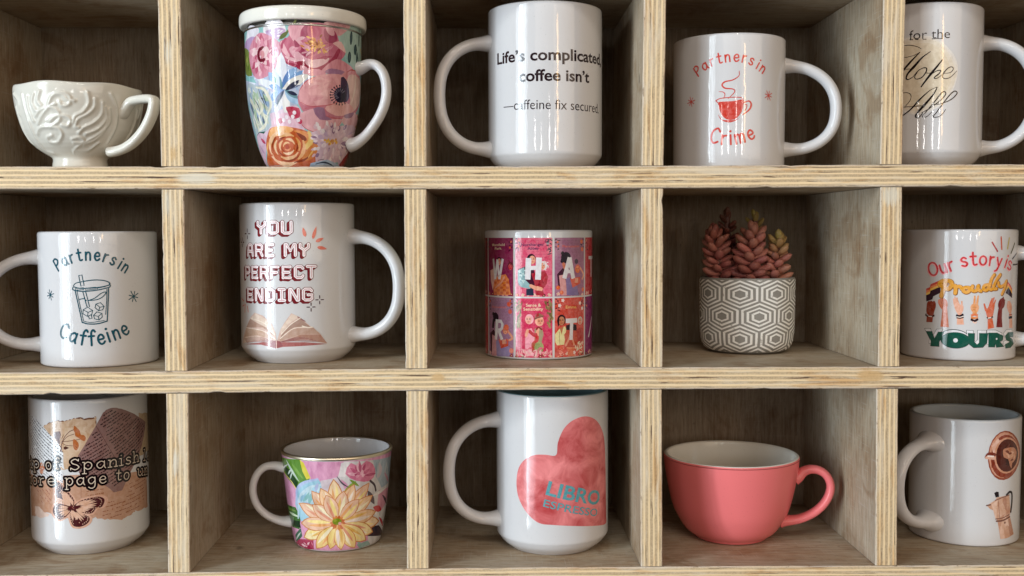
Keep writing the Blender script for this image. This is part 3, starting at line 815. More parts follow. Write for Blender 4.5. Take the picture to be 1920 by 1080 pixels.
dabs(P, [(110, 900), (420, 780), (900, 800), (800, 1250), (300, 1350)], 60, m(150), [(222, 226, 240), (176, 200, 232), (232, 228, 232), (196, 190, 216)])
P.poly([(280, 1500), (560, 1350), (800, 1280), (900, 1500), (820, 1800), (300, 1750)], (228, 196, 212), smooth=3)
PINKS = [(215, 130, 150), (236, 172, 184), (192, 82, 112), (244, 205, 207), (222, 145, 165)]
P.poly([(350, 240), (400, 140), (480, 120), (570, 120), (640, 200), (655, 300), (600, 360), (540, 390), (450, 370), (370, 330)], (238, 230, 234), smooth=3)
P.poly([(380, 280), (470, 250), (560, 230), (650, 260), (620, 360), (520, 390), (430, 370)], (203, 168, 205), smooth=3)
dabs(P, [(380, 250), (640, 220), (620, 350), (430, 350)], 22, m(70), [(225, 200, 222), (190, 150, 195), (240, 232, 238)], .4)
P.poly([(115, 420), (150, 230), (200, 200), (280, 230), (290, 300), (230, 430), (150, 540), (100, 500)], (232, 226, 234), smooth=3)
P.poly([(115, 420), (200, 350), (250, 390), (180, 540), (100, 520)], (188, 152, 195), smooth=3)
P.poly([(95, 520), (150, 530), (180, 700), (200, 880), (120, 860), (100, 700)], (120, 135, 60), smooth=2); dabs(P, [(95, 540), (150, 560), (190, 860), (130, 850)], 14, m(90), [(90, 105, 45), (165, 170, 80)], 1.5)
P.poly([(110, 870), (220, 900), (260, 980), (120, 940)], (140, 195, 195))
# dahlia at the left
c0 = P.uv(325, 590)
P.poly([(200, 420), (300, 300), (420, 330), (560, 420), (600, 560), (520, 760), (420, 880), (260, 920), (180, 760), (160, 560)], (216, 138, 158), smooth=3)
for L in range(4):
    for i in range(15):
        a = 2*pi*(i+.5*(L % 2))/15+rn.uniform(-.12, .12); k = (1, .8, .58, .4)[L]
        e = P.uv(325+190*k*cos(a)*(1.05 if cos(a) > 0 else .85), 600-300*k*sin(a)*.98); P.leaf(lerp2(c0, e, .12), e, m(98-12*L), rn.choice(PINKS), raw=True, bend=rn.uniform(-.0004, .0004))
P.stroke([(345, 500), (300, 530), (285, 600), (310, 670), (360, 660)], m(44), (118, 28, 46)); P.poly([(340, 520), (400, 480), (430, 560), (370, 640), (330, 600)], (240, 205, 205), smooth=3)
P.poly([(310, 560), (350, 540), (370, 600), (340, 650)], (215, 140, 145), smooth=3)
dabs(P, [(390, 460), (560, 480), (540, 700), (440, 760)], 30, m(80), PINKS+[(238, 215, 232), (228, 198, 225)], 1.2)
# grey-green corner with dark leaves
P.poly([(1330, 330), (1500, 200), (1700, 200), (1700, 800), (1560, 780), (1460, 560)], (172, 202, 192), smooth=2)
for (cx, cy, rx, ry) in ((1535, 370, 30, 95), (1590, 530, 38, 75), (1512, 630, 36, 78), (1640, 370, 17, 125), (1612, 640, 26, 80)):
    cc = P.uv(cx, cy); P.disk(cc, m(rx), (38, 68, 76), 14, m(ry), -.1); P.leaf((cx-6, cy+ry*.7), (cx+4, cy-ry*.7), m(rx*.5), (62, 98, 100))
P.stroke([(1600, 460), (1625, 640), (1660, 860)], m(14), (40, 55, 60))
P.stroke([(1660, 520), (1672, 640), (1664, 740)], m(26), (222, 175, 60))
P.stroke([(800, 100), (760, 180), (690, 270), (560, 395)], m(34), (122, 132, 72), taper=(.7, .3)); P.leaf((690, 280), (560, 390), m(60), (108, 116, 66))
P.poly([(1170, 160), (1400, 130), (1530, 200), (1430, 310), (1360, 340), (1250, 270)], (228, 168, 172), smooth=3); dabs(P, [(1190, 160), (1500, 180), (1400, 310), (1260, 260)], 20, m(90), [(240, 195, 195), (212, 140, 150), (235, 180, 160)], -.4)
# the large peony
P.poly([(700, 190), (960, 165), (1180, 175), (1330, 300), (1380, 430), (1460, 560), (1400, 660), (1250, 740), (1150, 800), (960, 810), (800, 770), (640, 700), (600, 560), (565, 430), (650, 380), (715, 310)], (206, 108, 134), smooth=3)
P.poly([(705, 195), (940, 172), (865, 250), (850, 400), (960, 480), (1000, 510), (930, 545), (830, 470), (740, 390), (695, 290)], (238, 172, 184), smooth=3)
P.poly([(880, 230), (970, 180), (960, 350), (900, 410), (860, 340)], (178, 76, 108), smooth=3); P.poly([(960, 200), (1060, 168), (1140, 200), (1110, 340), (1000, 365), (948, 300)], (204, 96, 126), smooth=3)
P.poly([(1170, 250), (1290, 250), (1350, 380), (1280, 440), (1190, 400)], (172, 68, 100), smooth=3); P.poly([(1200, 190), (1290, 240), (1310, 330), (1250, 330), (1200, 260)], (232, 170, 178), smooth=3)
P.stroke([(600, 430), (635, 530), (690, 610)], m(66), (242, 182, 192), taper=(.6, .6)); P.stroke([(650, 380), (610, 440), (600, 500)], m(30), (190, 80, 112))
P.poly([(770, 390), (900, 520), (1010, 530), (990, 610), (860, 605), (790, 520)], (168, 58, 94), smooth=3); P.poly([(700, 520), (760, 480), (830, 560), (930, 640), (1010, 665), (880, 700), (760, 625)], (236, 176, 188), smooth=3)
P.poly([(640, 610), (760, 640), (900, 680), (960, 700), (850, 700), (700, 670)], (240, 188, 196), smooth=2)
P.stroke([(635, 690), (780, 740), (900, 790), (1050, 805), (1180, 765), (1300, 660), (1370, 540)], m(74), (174, 50, 84), taper=(.3, .7)); P.poly([(800, 690), (930, 690), (960, 770), (860, 770)], (160, 32, 62), smooth=3)
P.poly([(915, 695), (1080, 655), (1240, 640), (1180, 720), (1020, 775)], (242, 192, 197), smooth=3); P.stroke([(1080, 650), (1180, 630), (1270, 620)], m(36), (186, 66, 100), taper=(.3, .3))
P.poly([(1290, 440), (1400, 420), (1465, 570), (1390, 520), (1340, 480)], (242, 190, 188), smooth=3); P.leaf((850, 740), (960, 860), m(90), (238, 178, 188))
dabs(P, [(620, 400), (1000, 350), (1350, 450), (1250, 640), (800, 680)], 34, m(95), [(226, 150, 168), (240, 185, 195), (190, 80, 112), (214, 120, 145)], .5)
for _ in range(46):
    a = rn.uniform(0, 6.28); q = rn.uniform(.15, 1); p = P.uv(1075+170*q*cos(a), 470+115*q*sin(a)); l = m(rn.uniform(40, 85)); b_ = rn.uniform(0, 6.28)
    P.leaf(p, (p[0]+l*cos(b_), p[1]+l*sin(b_)), m(26), rn.choice([(226, 150, 60), (242, 188, 92), (160, 78, 34), (214, 128, 44)]), raw=True)
# blue and white star flower
for e, wd, cl in (((800, 760), 150, (146, 182, 224)), ((420, 830), 150, (152, 186, 226)), ((900, 800), 90, (120, 160, 210)), ((590, 560), 150, (234, 236, 246)), ((980, 860), 120, (240, 234, 226)), ((270, 930), 100, (232, 234, 240)), ((480, 790), 90, (205, 216, 238)), ((700, 800), 60, (90, 130, 190)), ((430, 1010), 80, (120, 160, 214))):
    P.leaf((600, 1060), e, m(wd), cl)
P.leaf((650, 1070), (840, 935), m(52), (58, 62, 86)); P.leaf((680, 1065), (860, 1000), m(26), (120, 128, 160)); P.stroke([(575, 900), (590, 980), (600, 1080)], m(40), (92, 140, 160), taper=(.5, .5)); P.leaf((490, 870), (520, 980), m(40), (110, 160, 140))
P.o = B; m = lambda v: mm(P, v)
for e, wd, cl in (((620, 470), 100, (240, 236, 232)), ((770, 300), 120, (168, 200, 228)), ((470, 420), 90, (232, 228, 230)), ((400, 250), 110, (128, 164, 216)), ((760, 230), 60, (110, 150, 160)), ((450, 320), 60, (96, 104, 140))):
    P.leaf((580, 120), e, m(wd), cl)
P.leaf((610, 140), (740, 185), m(46), (40, 46, 72)); P.leaf((590, 130), (760, 20), m(46), (52, 56, 80)); P.stroke([(560, 150), (500, 280), (460, 360)], m(22), (70, 90, 100), taper=(.5, .2))
# pale pink anemone
P.poly([(1080, 80), (1220, 40), (1360, 60), (1480, 60), (1500, 260), (1440, 420), (1300, 480), (1000, 480), (800, 380), (740, 200), (860, 60)], (206, 120, 136), smooth=2)
P.o = A; m = lambda v: mm(P, v)
P.poly([(1150, 790), (1330, 655), (1480, 715), (1560, 800), (1440, 890), (1280, 860), (1180, 840)], (230, 152, 166), smooth=3); P.poly([(960, 800), (1100, 790), (1200, 850), (1080, 880), (960, 870)], (226, 145, 162), smooth=2)
P.poly([(1180, 830), (1270, 780), (1460, 830), (1400, 865), (1280, 870)], (172, 122, 156), smooth=3); P.poly([(1400, 900), (1500, 810), (1640, 860), (1660, 1100), (1520, 1080)], (226, 150, 158), smooth=3)
P.stroke([(1480, 830), (1540, 800), (1610, 825)], m(22), (196, 74, 70), taper=(.3, .3))
P.o = B; m = lambda v: mm(P, v)
P.poly([(760, 130), (840, 20), (1000, -60), (1250, -70), (1340, 0), (1320, 180), (1130, 300), (900, 322), (770, 270)], (234, 163, 168), smooth=3)
dabs(P, [(800, 100), (1000, -40), (1280, 0), (1200, 220), (900, 300)], 34, m(130), [(240, 178, 180), (228, 152, 160), (236, 170, 172)], .2)
P.poly([(1340, 40), (1400, -70), (1510, 40), (1500, 250), (1430, 380), (1330, 430), (1385, 250)], (234, 194, 182), smooth=3); P.stroke([(1450, -60), (1440, 120), (1390, 300)], m(36), (244, 220, 204), taper=(.3, .3))
P.poly([(1075, 350), (1200, 270), (1380, 300), (1425, 380), (1330, 430), (1200, 435)], (240, 178, 172), smooth=3); P.poly([(765, 430), (860, 372), (960, 360), (1060, 470), (1285, 490), (1180, 620), (950, 635), (800, 560)], (234, 172, 178), smooth=3)
P.poly([(930, 350), (1060, 340), (1085, 440), (1165, 485), (1010, 485)], (166, 118, 146), smooth=2); P.poly([(1280, 490), (1330, 430), (1440, 400), (1470, 520), (1400, 595), (1310, 550)], (230, 178, 182), smooth=3)
P.poly([(1310, 430), (1430, 395), (1400, 460), (1330, 470)], (170, 128, 150), smooth=2)
for st in ([(770, 270), (900, 322), (1130, 305), (1240, 260)], [(760, 130), (840, 20), (960, -40)], [(765, 430), (800, 560), (950, 637), (1170, 625), (1280, 500)], [(1085, 440), (1200, 470), (1290, 470)], [(830, 350), (940, 335)]):
    P.stroke(st, m(13), (204, 92, 104), taper=(.4, .4))
P.poly([(1270, -30), (1330, -10), (1362, 70), (1372, 200), (1340, 268), (1270, 240)], (62, 32, 70), smooth=2); cc = P.uv(1262, 185); P.disk(cc, m(92), (38, 32, 56), 18)
for i in range(15):
    a = radians(60+i*17); p = (1262+75*cos(a), 185-75*sin(a)); q = (1262+122*cos(a), 185-118*sin(a)); P.stroke([p, q], m(9), (36, 30, 54), smooth=0); P.disk(P.uv(*q), m(11), (36, 30, 54), 8)
for i in range(9): P.leaf((1255+30*cos(i*.5+.6), 180-30*sin(i*.5+.6)), (1255+82*cos(i*.42+.6), 175-82*sin(i*.42+.6)), m(12), (120, 112, 136))
# ragged white rose at the left
P.poly([(120, 60), (250, 70), (340, 90), (430, 280), (400, 440), (420, 560), (330, 650), (240, 690), (180, 450)], (182, 194, 200), smooth=2)
dabs(P, [(125, 70), (330, 90), (420, 280), (400, 560), (250, 680), (185, 450)], 130, m(120), [(226, 222, 198), (236, 232, 214), (150, 175, 205), (95, 110, 135), (170, 190, 160), (205, 210, 215), (198, 200, 180)], -1.15)
for st in ([(250, 80), (290, 200), (330, 290), (350, 400)], [(300, 130), (340, 250), (370, 330)], [(200, 220), (260, 320), (290, 440)], [(410, 430), (415, 500)], [(165, 300), (190, 350)]): P.stroke(st, m(14), (52, 56, 82), taper=(.2, .2))
for st in ([(230, 90), (330, 120), (400, 240), (410, 330), (370, 420)], [(260, 240), (310, 340), (270, 430)], [(370, 440), (340, 560), (260, 630)]): P.stroke(st, m(46), (232, 226, 204), taper=(.4, .4))
P.poly([(240, 690), (270, 640), (345, 630), (330, 660)], (40, 90, 80))
# berries and bud
P.poly([(430, 560), (480, 440), (600, 400), (760, 440), (790, 540), (740, 600), (600, 590)], (236, 190, 206), smooth=3); P.poly([(600, 330), (760, 345), (760, 460), (660, 470), (620, 400)], (202, 64, 94), smooth=2); P.disk(P.uv(530, 500), m(34), (196, 50, 84)); P.disk(P.uv(770, 510), m(30), (206, 70, 100)); P.disk(P.uv(640, 360), m(34), (180, 38, 66))
for (x, y) in ((605, 455), (680, 450), (570, 490), (748, 492), (640, 510), (700, 400)): P.disk(P.uv(x, y), m(24), (250, 236, 242))
P.poly([(240, 700), (330, 660), (370, 800), (400, 1080), (320, 1080)], (218, 180, 198), smooth=2); P.leaf((290, 720), (350, 780), m(50), (190, 50, 90)); dabs(P, [(260, 720), (340, 700), (390, 1060), (330, 1060)], 16, m(110), [(235, 210, 222), (190, 150, 180)], -1.2)
# orange rose
P.poly([(430, 580), (640, 575), (880, 640), (925, 760), (1005, 830), (965, 960), (880, 1080), (420, 1080), (370, 900), (355, 800), (380, 650)], (206, 98, 52), smooth=3)
P.poly([(425, 585), (600, 565), (690, 610), (590, 665), (395, 700)], (247, 176, 106), smooth=3); P.poly([(870, 620), (935, 700), (905, 830), (825, 845), (850, 720)], (240, 196, 104), smooth=3); P.poly([(845, 865), (960, 770), (1002, 850), (920, 965), (795, 985)], (222, 128, 48), smooth=3)
P.poly([(690, 620), (850, 640), (870, 740), (810, 800), (780, 690)], (232, 140, 62), smooth=3); P.poly([(720, 640), (830, 690), (850, 740), (800, 740)], (146, 66, 40), smooth=2)
for rr, a0, a1, wd, cl in ((215, 120, 205, 60, (248, 196, 150)), (225, 215, 300, 62, (250, 202, 160)), (205, 310, 380, 60, (244, 180, 124)), (150, 60, 130, 46, (246, 186, 130)), (150, 150, 220, 46, (250, 204, 160)), (150, 240, 330, 46, (246, 190, 142)), (150, -20, 45, 46, (240, 170, 105)), (92, 20, 100, 36, (250, 200, 150)), (92, 130, 210, 36, (246, 190, 140)), (92, 240, 330, 34, (250, 206, 166)), (48, 60, 180, 26, (250, 196, 140)), (45, 230, 340, 24, (236, 150, 100)),
                          (182, 140, 200, 26, (150, 66, 38)), (182, 250, 320, 26, (156, 70, 40)), (122, 100, 160, 22, (150, 62, 36)), (122, 200, 260, 22, (160, 72, 44)), (122, 330, 380, 24, (146, 60, 36)), (70, 190, 250, 18, (170, 70, 48))):
    P.stroke(circ(615, 815, rr, rr*.98, -a0, -a1, 5), m(wd), cl, taper=(.35, .35))
P.disk(P.uv(612, 820), m(30), (190, 78, 50)); P.stroke([(430, 900), (470, 980), (560, 1040)], m(40), (246, 190, 150), taper=(.3, .3)); P.stroke([(700, 1010), (820, 980), (900, 920)], m(30), (150, 64, 36), taper=(.3, .3)); P.stroke([(380, 760), (370, 860), (390, 930)], m(30), (238, 168, 80), taper=(.4, .4)); P.stroke([(870, 950), (920, 880), (940, 830)], m(26), (244, 190, 110), taper=(.3, .3))
# daisies at the right
P.poly([(900, 645), (1280, 560), (1450, 590), (1430, 850), (1300, 1000), (960, 1000), (1005, 830)], (222, 190, 204), smooth=2)
for i in range(120):
    a = rn.uniform(0, 6.28); q = rn.uniform(70, 260); x, y = 1170+q*1.05*cos(a), 760+q*.95*sin(a)
    if x < 930 or x > 1440 or y > 1010 or y < 560: continue
    P.leaf((x, y), (x+rn.uniform(40, 85)*cos(a), y+rn.uniform(40, 85)*sin(a)), m(rn.uniform(30, 54)), rn.choice([(242, 218, 226), (236, 204, 214), (206, 176, 202), (158, 122, 152), (245, 230, 230), (230, 190, 200)]))
for i in range(24):
    a = rn.uniform(0, 6.28); q = rn.uniform(0, 70); p = P.uv(1145+q*1.15*cos(a), 745+q*sin(a)); P.leaf(p, (p[0]+m(40)*cos(a), p[1]+m(40)*sin(a)), m(30), rn.choice([(228, 164, 44), (206, 132, 30), (240, 190, 70)]), raw=True)
P.poly([(1430, 820), (1420, 1090), (1220, 1090), (1300, 960)], (152, 24, 38), smooth=2)
P.poly([(900, 1020), (1100, 975), (1250, 1050), (1220, 1090), (880, 1090)], (176, 200, 228)); 
for st in ([(960, 1030), (1060, 1010), (1160, 1040)], [(1090, 1020), (1180, 1060)], [(990, 985), (1060, 970)]): P.stroke(st, m(22), (44, 60, 84), taper=(.3, .3))
P.build('floral_painting', M_paint, .84)
M_steel = N('brushed_steel').out((.55, .54, .52), .28, .5, 1.)
lathe('steel_rim', [(.0400, .0952), (.04155, .0952), (.0417, .0956), (.0417, .0965), (.0409, .0969), (.0398, .0974), (.0396, .0998), (.0385, .0998), (.0385, .0952)], M_steel, lm.root)
lid = thing('mug_lid', 'flat round ivory lid resting on the tall floral mug', 'lid', (lm.pos.x, lm.pos.y, lm.pos.z+.0999))
lathe('disc', smooth_prof([(0, .0), (.0395, 0), (.0400, -.0006), (.0444, -.0012), (.0452, .0008), (.0453, .0052), (.0446, .0082), (.042, .0092), (.02, .0096), (0, .0096)], 2), M_ivory, lid)

# --- Life's complicated
g = Mug('coffee_mug', 'tall white mug printed with bold black words about complicated life, handle on its left', 'mug', .0349, .0575, floor_at(0, .035), .1186, straight(.0429, .1186, .0085, .0105), M_white, group='printed white mugs')
g.handle(arch(.0429, .0940, .0155, .0790, 2.3), -82, .0062, .0045)
P = Print(g, 780, 0, 3.176); K_ = (38, 22, 28)
P.font('Life’s complicated,', (485, 385), (1099, 391), K_, mm(P, 66), bold=.022)
P.font('coffee isn’t', (612, 487), (1031, 493), K_, mm(P, 66), bold=.022)
P.font('—caffeine fix secured.', (522, 660), (1086, 676), K_, mm(P, 58), bold=-.004)
P.build('printed_motto', M_print)

# --- Partners in Crime
RED = (205, 58, 44)
g = Mug('coffee_mug', 'white mug with red hand lettering, Partners in Crime, round a steaming red cup', 'mug', .1757, .0640, floor_at(0, .1757), .0970, straight(.0418, .0970, taper=.0003), M_white, group='printed white mugs')
g.handle(arch(.0418, .0780, .0150, .0785, 2.25, skew=-.002), 80, .0058, .0043)
P = Print(g, 1220, 20, 3.375); m = lambda v: mm(P, v)
P.glyphs('Partners in', None, None, m(42), m(9.5), RED, path=[(300, 418), (345, 378), (400, 345), (460, 328), (520, 320), (575, 325), (625, 340), (672, 370), (708, 400)], space=.40)
P.glyphs('Crime', None, None, m(56), m(12), RED, path=[(368, 828), (440, 845), (520, 845), (590, 832), (660, 805)], space=.42, capk=1.05)
asterisk(P, (256, 577), 31, RED, m(5)); asterisk(P, (745, 537), 32, RED, m(5), rot=.5)
P.poly([(428, 582), (470, 575), (520, 572), (584, 562), (586, 600), (575, 640), (552, 672), (530, 688), (488, 690), (458, 670), (438, 632)], RED, smooth=3)
P.stroke([(412, 570), (440, 556), (500, 549), (560, 548), (584, 558), (560, 574), (500, 588), (440, 590), (412, 570)], m(5), RED, smooth=4)
P.stroke([(430, 600), (436, 640), (460, 682)], m(4), (240, 225, 222)); P.stroke([(428, 660), (444, 685), (470, 696), (530, 694), (556, 682)], m(8), RED, taper=(.3, .3)); P.stroke([(462, 700), (500, 704), (538, 696)], m(7), RED, taper=(.3, .3))
P.stroke([(592, 580), (622, 572), (636, 592), (628, 620), (606, 642), (582, 658)], m(13), RED, taper=(.5, .4)); P.stroke([(598, 596), (608, 594), (606, 615), (596, 632)], m(5), RED)
P.stroke([(560, 382), (558, 412), (520, 438), (470, 450), (452, 470), (470, 490), (520, 496), (532, 512), (512, 536), (490, 556)], m(10), RED, taper=(.35, .3)); P.stroke([(432, 512), (460, 516), (470, 532), (460, 556)], m(6), RED, taper=(.4, .4))
P.build('printed_cartoon', M_print)

# --- for the Hope / All
g = Mug('coffee_mug', 'tall white mug with black script words Hope and All over a tan wash', 'mug', .3232, .0610, floor_at(0, .323), .1180, straight(.0431, .1180, .0085, .0105), M_white, group='printed white mugs')
g.handle(arch(.0431, .0935, .0150, .0795, 2.3), 76, .0062, .0045)
P = Print(g, 1600, 0, 3.175); m = lambda v: mm(P, v)
cx, cz = P.uv(385, 445); rr = m(205); rn = P.seed
for k, (sc_, cl) in enumerate(((1.04, (226, 221, 216)), (1., (225, 216, 205)), (.95, (222, 210, 192)), (.85, (219, 204, 180)))):
    P.poly([(cx+rr*sc_*(1+.03*sin(5*a+k)+rn.uniform(-.012, .012))*cos(a), cz+rr*sc_*(1+.02*sin(7*a))*sin(a)) for a in [2*pi*i/60 for i in range(60)]], cl, raw=True)
wash = P.build('tan_wash', M_print)
P = Print(g, 1600, 0, 3.175); K_ = (34, 26, 24)
P.font('for the', (333, 237), (574, 227), K_, mm(P, 50), bold=-.006)
for ch in (345, 378, 424, 478, 500, 522): P.stroke([(ch-9, 237-(ch-333)*.04), (ch+9, 237-(ch-333)*.04)], m(4), K_, smooth=0)
P.o = (1690, 70, 6.35); m = lambda v: mm(P, v)
def script(P, sts):
    for pts, wd, tp in sts: P.stroke(pts, m(wd)*.78, K_, taper=tp, smooth=6)
script(P, [([(-60, 150), (40, 100), (120, 96), (190, 112), (236, 136)], 10, (.6, .6)), ([(222, 178), (150, 250), (60, 350), (-10, 440)], 30, (.3, .8)), ([(-40, 250), (60, 238), (150, 215), (222, 178)], 8, (1, 1)),
           ([(346, 170), (250, 240), (160, 340), (80, 430), (60, 490), (90, 500), (140, 470)], 36, (.25, .25)), ([(-30, 390), (60, 380), (130, 376)], 9, (1, 1)),
           ([(140, 470), (200, 400), (260, 365), (300, 370), (290, 420), (240, 480), (180, 498), (160, 470), (200, 400)], 17, (.5, .5)), ([(290, 425), (340, 425), (380, 400)], 9, (1, 1)),
           ([(486, 268), (430, 340), (340, 450), (236, 588)], 34, (.5, .5)), ([(350, 445), (420, 400), (468, 395), (450, 430), (400, 470), (390, 488), (430, 485), (500, 430)], 18, (.4, .3)),
           ([(500, 430), (580, 420), (616, 380), (600, 352), (550, 370), (500, 430), (490, 475), (530, 492), (590, 470), (658, 400)], 15, (.5, .4)),
           ([(-30, 700), (30, 660), (90, 665), (118, 700), (100, 760), (50, 820)], 9, (.7, .7)), ([(410, 596), (330, 640), (220, 740), (110, 860), (20, 930)], 24, (.2, .7)), ([(410, 596), (424, 600), (380, 680), (280, 800), (190, 900), (170, 945), (210, 950), (260, 900)], 36, (.25, .25)), ([(30, 830), (130, 825), (250, 815)], 10, (1, 1)),
           ([(240, 900), (330, 850), (440, 770), (520, 690), (520, 650), (480, 660), (400, 760), (300, 880), (250, 945), (300, 945), (360, 890)], 17, (.5, .4)), ([(370, 800), (470, 790), (590, 740), (660, 670), (640, 640), (590, 670), (500, 780), (420, 890), (380, 945), (430, 948), (480, 920), (526, 858)], 18, (.5, .4))])
P.build('printed_script', M_print, off=.0002)

# ================================================================== MIDDLE ROW
# --- Partners in Caffeine
TEAL = (22, 78, 94)
g = Mug('coffee_mug', 'white mug with teal hand lettering and an iced drink, Partners in Caffeine', 'mug', -.3040, .0630, floor_at(1, -.304), .0987, straight(.0423, .0987, taper=.0002), M_white, group='printed white mugs')
g.handle(arch(.0423, .0795, .0145, .0785, 2.25, skew=-.002), -74, .0058, .0043)
P = Print(g, 0, 400, 3.375); m = lambda v: mm(P, v)
P.glyphs('Partners in', None, None, m(46), m(10.5), TEAL, path=[(368, 366), (405, 338), (450, 316), (505, 300), (570, 296), (630, 300), (690, 318), (740, 345), (792, 378)], space=.40)
P.glyphs('Caffeine', None, None, m(56), m(12), TEAL, path=[(372, 775), (440, 808), (500, 828), (570, 836), (640, 828), (710, 808), (770, 785), (820, 756)], space=.42, capk=1.0)
asterisk(P, (319, 516), 31, TEAL, m(5)); asterisk(P, (845, 526), 36, TEAL, m(5.5), rot=.5)
ST_ = lambda pts, w_=5, **k: P.stroke(pts, m(w_), TEAL, **k)
ST_([(498, 394), (518, 390), (532, 455), (512, 460), (498, 394)], 5, smooth=0); ST_([(464, 458), (480, 442), (520, 432)], 5); ST_([(530, 430), (590, 422), (650, 424), (688, 436), (692, 452), (640, 466), (560, 474), (500, 474), (466, 464)], 6)
ST_([(462, 468), (464, 484), (520, 494), (600, 488), (660, 476), (696, 464), (690, 438)], 6); ST_([(480, 468), (476, 484)], 4, smooth=0)
for a_, b_ in ((486, 528), (540, 604), (614, 664)): ST_([(a_, 474), (b_, 472-(b_-500)*.05), (b_+2, 484-(b_-500)*.05), (a_+2, 486), (a_, 474)], 4, smooth=0)
ST_([(476, 492), (496, 580), (520, 690)], 6, smooth=3); ST_([(488, 496), (508, 590), (530, 684)], 4, smooth=3); ST_([(686, 474), (684, 560), (678, 680)], 6, smooth=3); ST_([(676, 480), (674, 560), (668, 640)], 4, smooth=3); ST_([(520, 690), (560, 700), (620, 698), (678, 682)], 7); ST_([(530, 684), (580, 690), (660, 678)], 4)
ST_([(524, 496), (550, 590)], 5, smooth=0); ST_([(542, 496), (566, 590)], 5, smooth=0); ST_([(500, 545), (530, 540), (546, 552)], 5); ST_([(560, 552), (600, 536), (640, 506), (670, 498), (656, 522), (620, 544), (570, 552)], 5)
for c_, k_, rot in (((555, 622), 30, .1), ((630, 590), 27, .3), ((620, 648), 27, -.2)):
    q = [(c_[0]+k_*x*cos(rot)-k_*y*sin(rot), c_[1]+k_*x*sin(rot)+k_*y*cos(rot)) for x, y in ((-1, -.3), (-.1, -.95), (1, -.35), (.9, .5), (.05, 1), (-.95, .55), (-1, -.3))]; ST_(q, 4.5, smooth=0); cc = (c_[0]+k_*.05, c_[1]+k_*.15); ST_([q[0], cc, q[2]], 4, smooth=0); ST_([cc, q[4]], 4, smooth=0)
ST_([(560, 650), (565, 668), (582, 664), (578, 645)], 4.5, smooth=0)
P.build('printed_cartoon', M_print)

# --- You are my perfect ending
g = Mug('coffee_mug', 'tall white mug with dark red outline capitals above an open book', 'mug', -.1545, .0690, floor_at(1, -.1545), .1187, straight(.0432, .1187, .0088, .0110, taper=0), M_white, group='printed white mugs')
g.handle(arch(.0432, .0935, .0190, .0785, 2.3, skew=-.001), 80, .0063, .0046)
P = Print(g, 380, 340, 2.919); m = lambda v: mm(P, v)
DR = (118, 18, 30)
ps = [(2.0, DR, -.25, -.25), (2.0, DR, -.5, -.5), (2.0, DR, -.75, -.75), (2.0, DR, -1.0, -.95), (2.05, DR, 0, 0), (1.50, (244, 236, 238), 0, 0), (.30, (206, 140, 148), 0, 0)]
for tx, a_, b_ in (('YOU', (303, 283), (485, 283)), ('ARE MY', (249, 406), (580, 404)), ('PERFECT', (237, 526), (617, 524)), ('ENDING', (249, 647), (598, 648))): block(P, tx, a_, b_, mm(P, 58), ps)
SPK = (70, 30, 46)
for c_, r_ in (((245, 287), 26), ((218, 333), 24), ((593, 688), 22), ((640, 648), 22)): sparkle(P, c_, r_, SPK, m(5))
for a_, b_ in (((548, 252), (562, 304)), ((622, 246), (602, 316)), ((662, 310), (618, 330)), ((680, 370), (626, 360))): P.leaf(b_, a_, m(19), (222, 112, 92), sharp=.35)
for a_, b_ in (((214, 638), (226, 654)), ((220, 684), (228, 676)), ((234, 672), (232, 716)), ((246, 684), (250, 714))): P.stroke([a_, b_], m(7), (214, 140, 124), smooth=0)
BK = [((285, 718), (330, 735), (380, 780), (400, 830), (405, 880), (340, 870), (220, 885), (225, 850), (240, 800), (262, 745))]
P.poly([(217, 888), (240, 890), (330, 880), (400, 884), (450, 880), (560, 880), (683, 889), (560, 900), (440, 906), (400, 915), (362, 904), (320, 894)], (168, 100, 98), smooth=0)
P.poly(BK[0], (214, 184, 172)); P.poly([(405, 880), (425, 812), (450, 770), (485, 722), (530, 742), (585, 790), (640, 830), (681, 887), (560, 868), (450, 880)], (212, 180, 168))
P.poly([(290, 722), (340, 750), (385, 800), (398, 850), (350, 800), (262, 752)], (222, 200, 184)); P.poly([(262, 752), (350, 800), (398, 852), (330, 800), (240, 798)], (182, 148, 132)); P.poly([(240, 800), (320, 815), (400, 868), (300, 842), (232, 850)], (200, 168, 148))
P.poly([(232, 852), (300, 845), (402, 874), (320, 866), (222, 884)], (226, 206, 190)); P.poly([(425, 814), (452, 774), (488, 726), (530, 742), (470, 780), (430, 836)], (224, 202, 186)); P.poly([(430, 838), (480, 785), (535, 750), (588, 796), (500, 800), (426, 858)], (172, 140, 126))
P.poly([(424, 862), (500, 806), (606, 800), (642, 836), (540, 836), (420, 878)], (190, 158, 142)); P.poly([(420, 880), (540, 838), (644, 838), (681, 886), (560, 862)], (178, 136, 120)); P.stroke([(545, 792), (575, 800), (600, 798)], m(6), (240, 228, 214)); P.stroke([(520, 742), (560, 766)], m(5), (150, 105, 105), smooth=0)
for k in range(5):
    P.stroke([(230+3*k, 862+5*k), (300, 852+6*k), (402, 874+2*k)], m(3), (168, 118, 112)); P.stroke([(420, 880), (500, 858+4*k), (560+20*k, 852+6*k)], m(3), (150, 100, 98))
for st in ([(262, 747), (340, 778), (396, 840)], [(240, 800), (330, 818), (400, 866)], [(430, 838), (480, 785), (535, 748)], [(425, 860), (500, 804), (600, 799)]): P.stroke(st, m(4), (238, 222, 206))
P.poly([(362, 900), (385, 875), (405, 870), (425, 876), (440, 900), (402, 914)], (150, 84, 88)); P.stroke([(404, 872), (404, 912)], m(5), (224, 190, 180), smooth=0)
P.build('printed_book_motto', M_print)

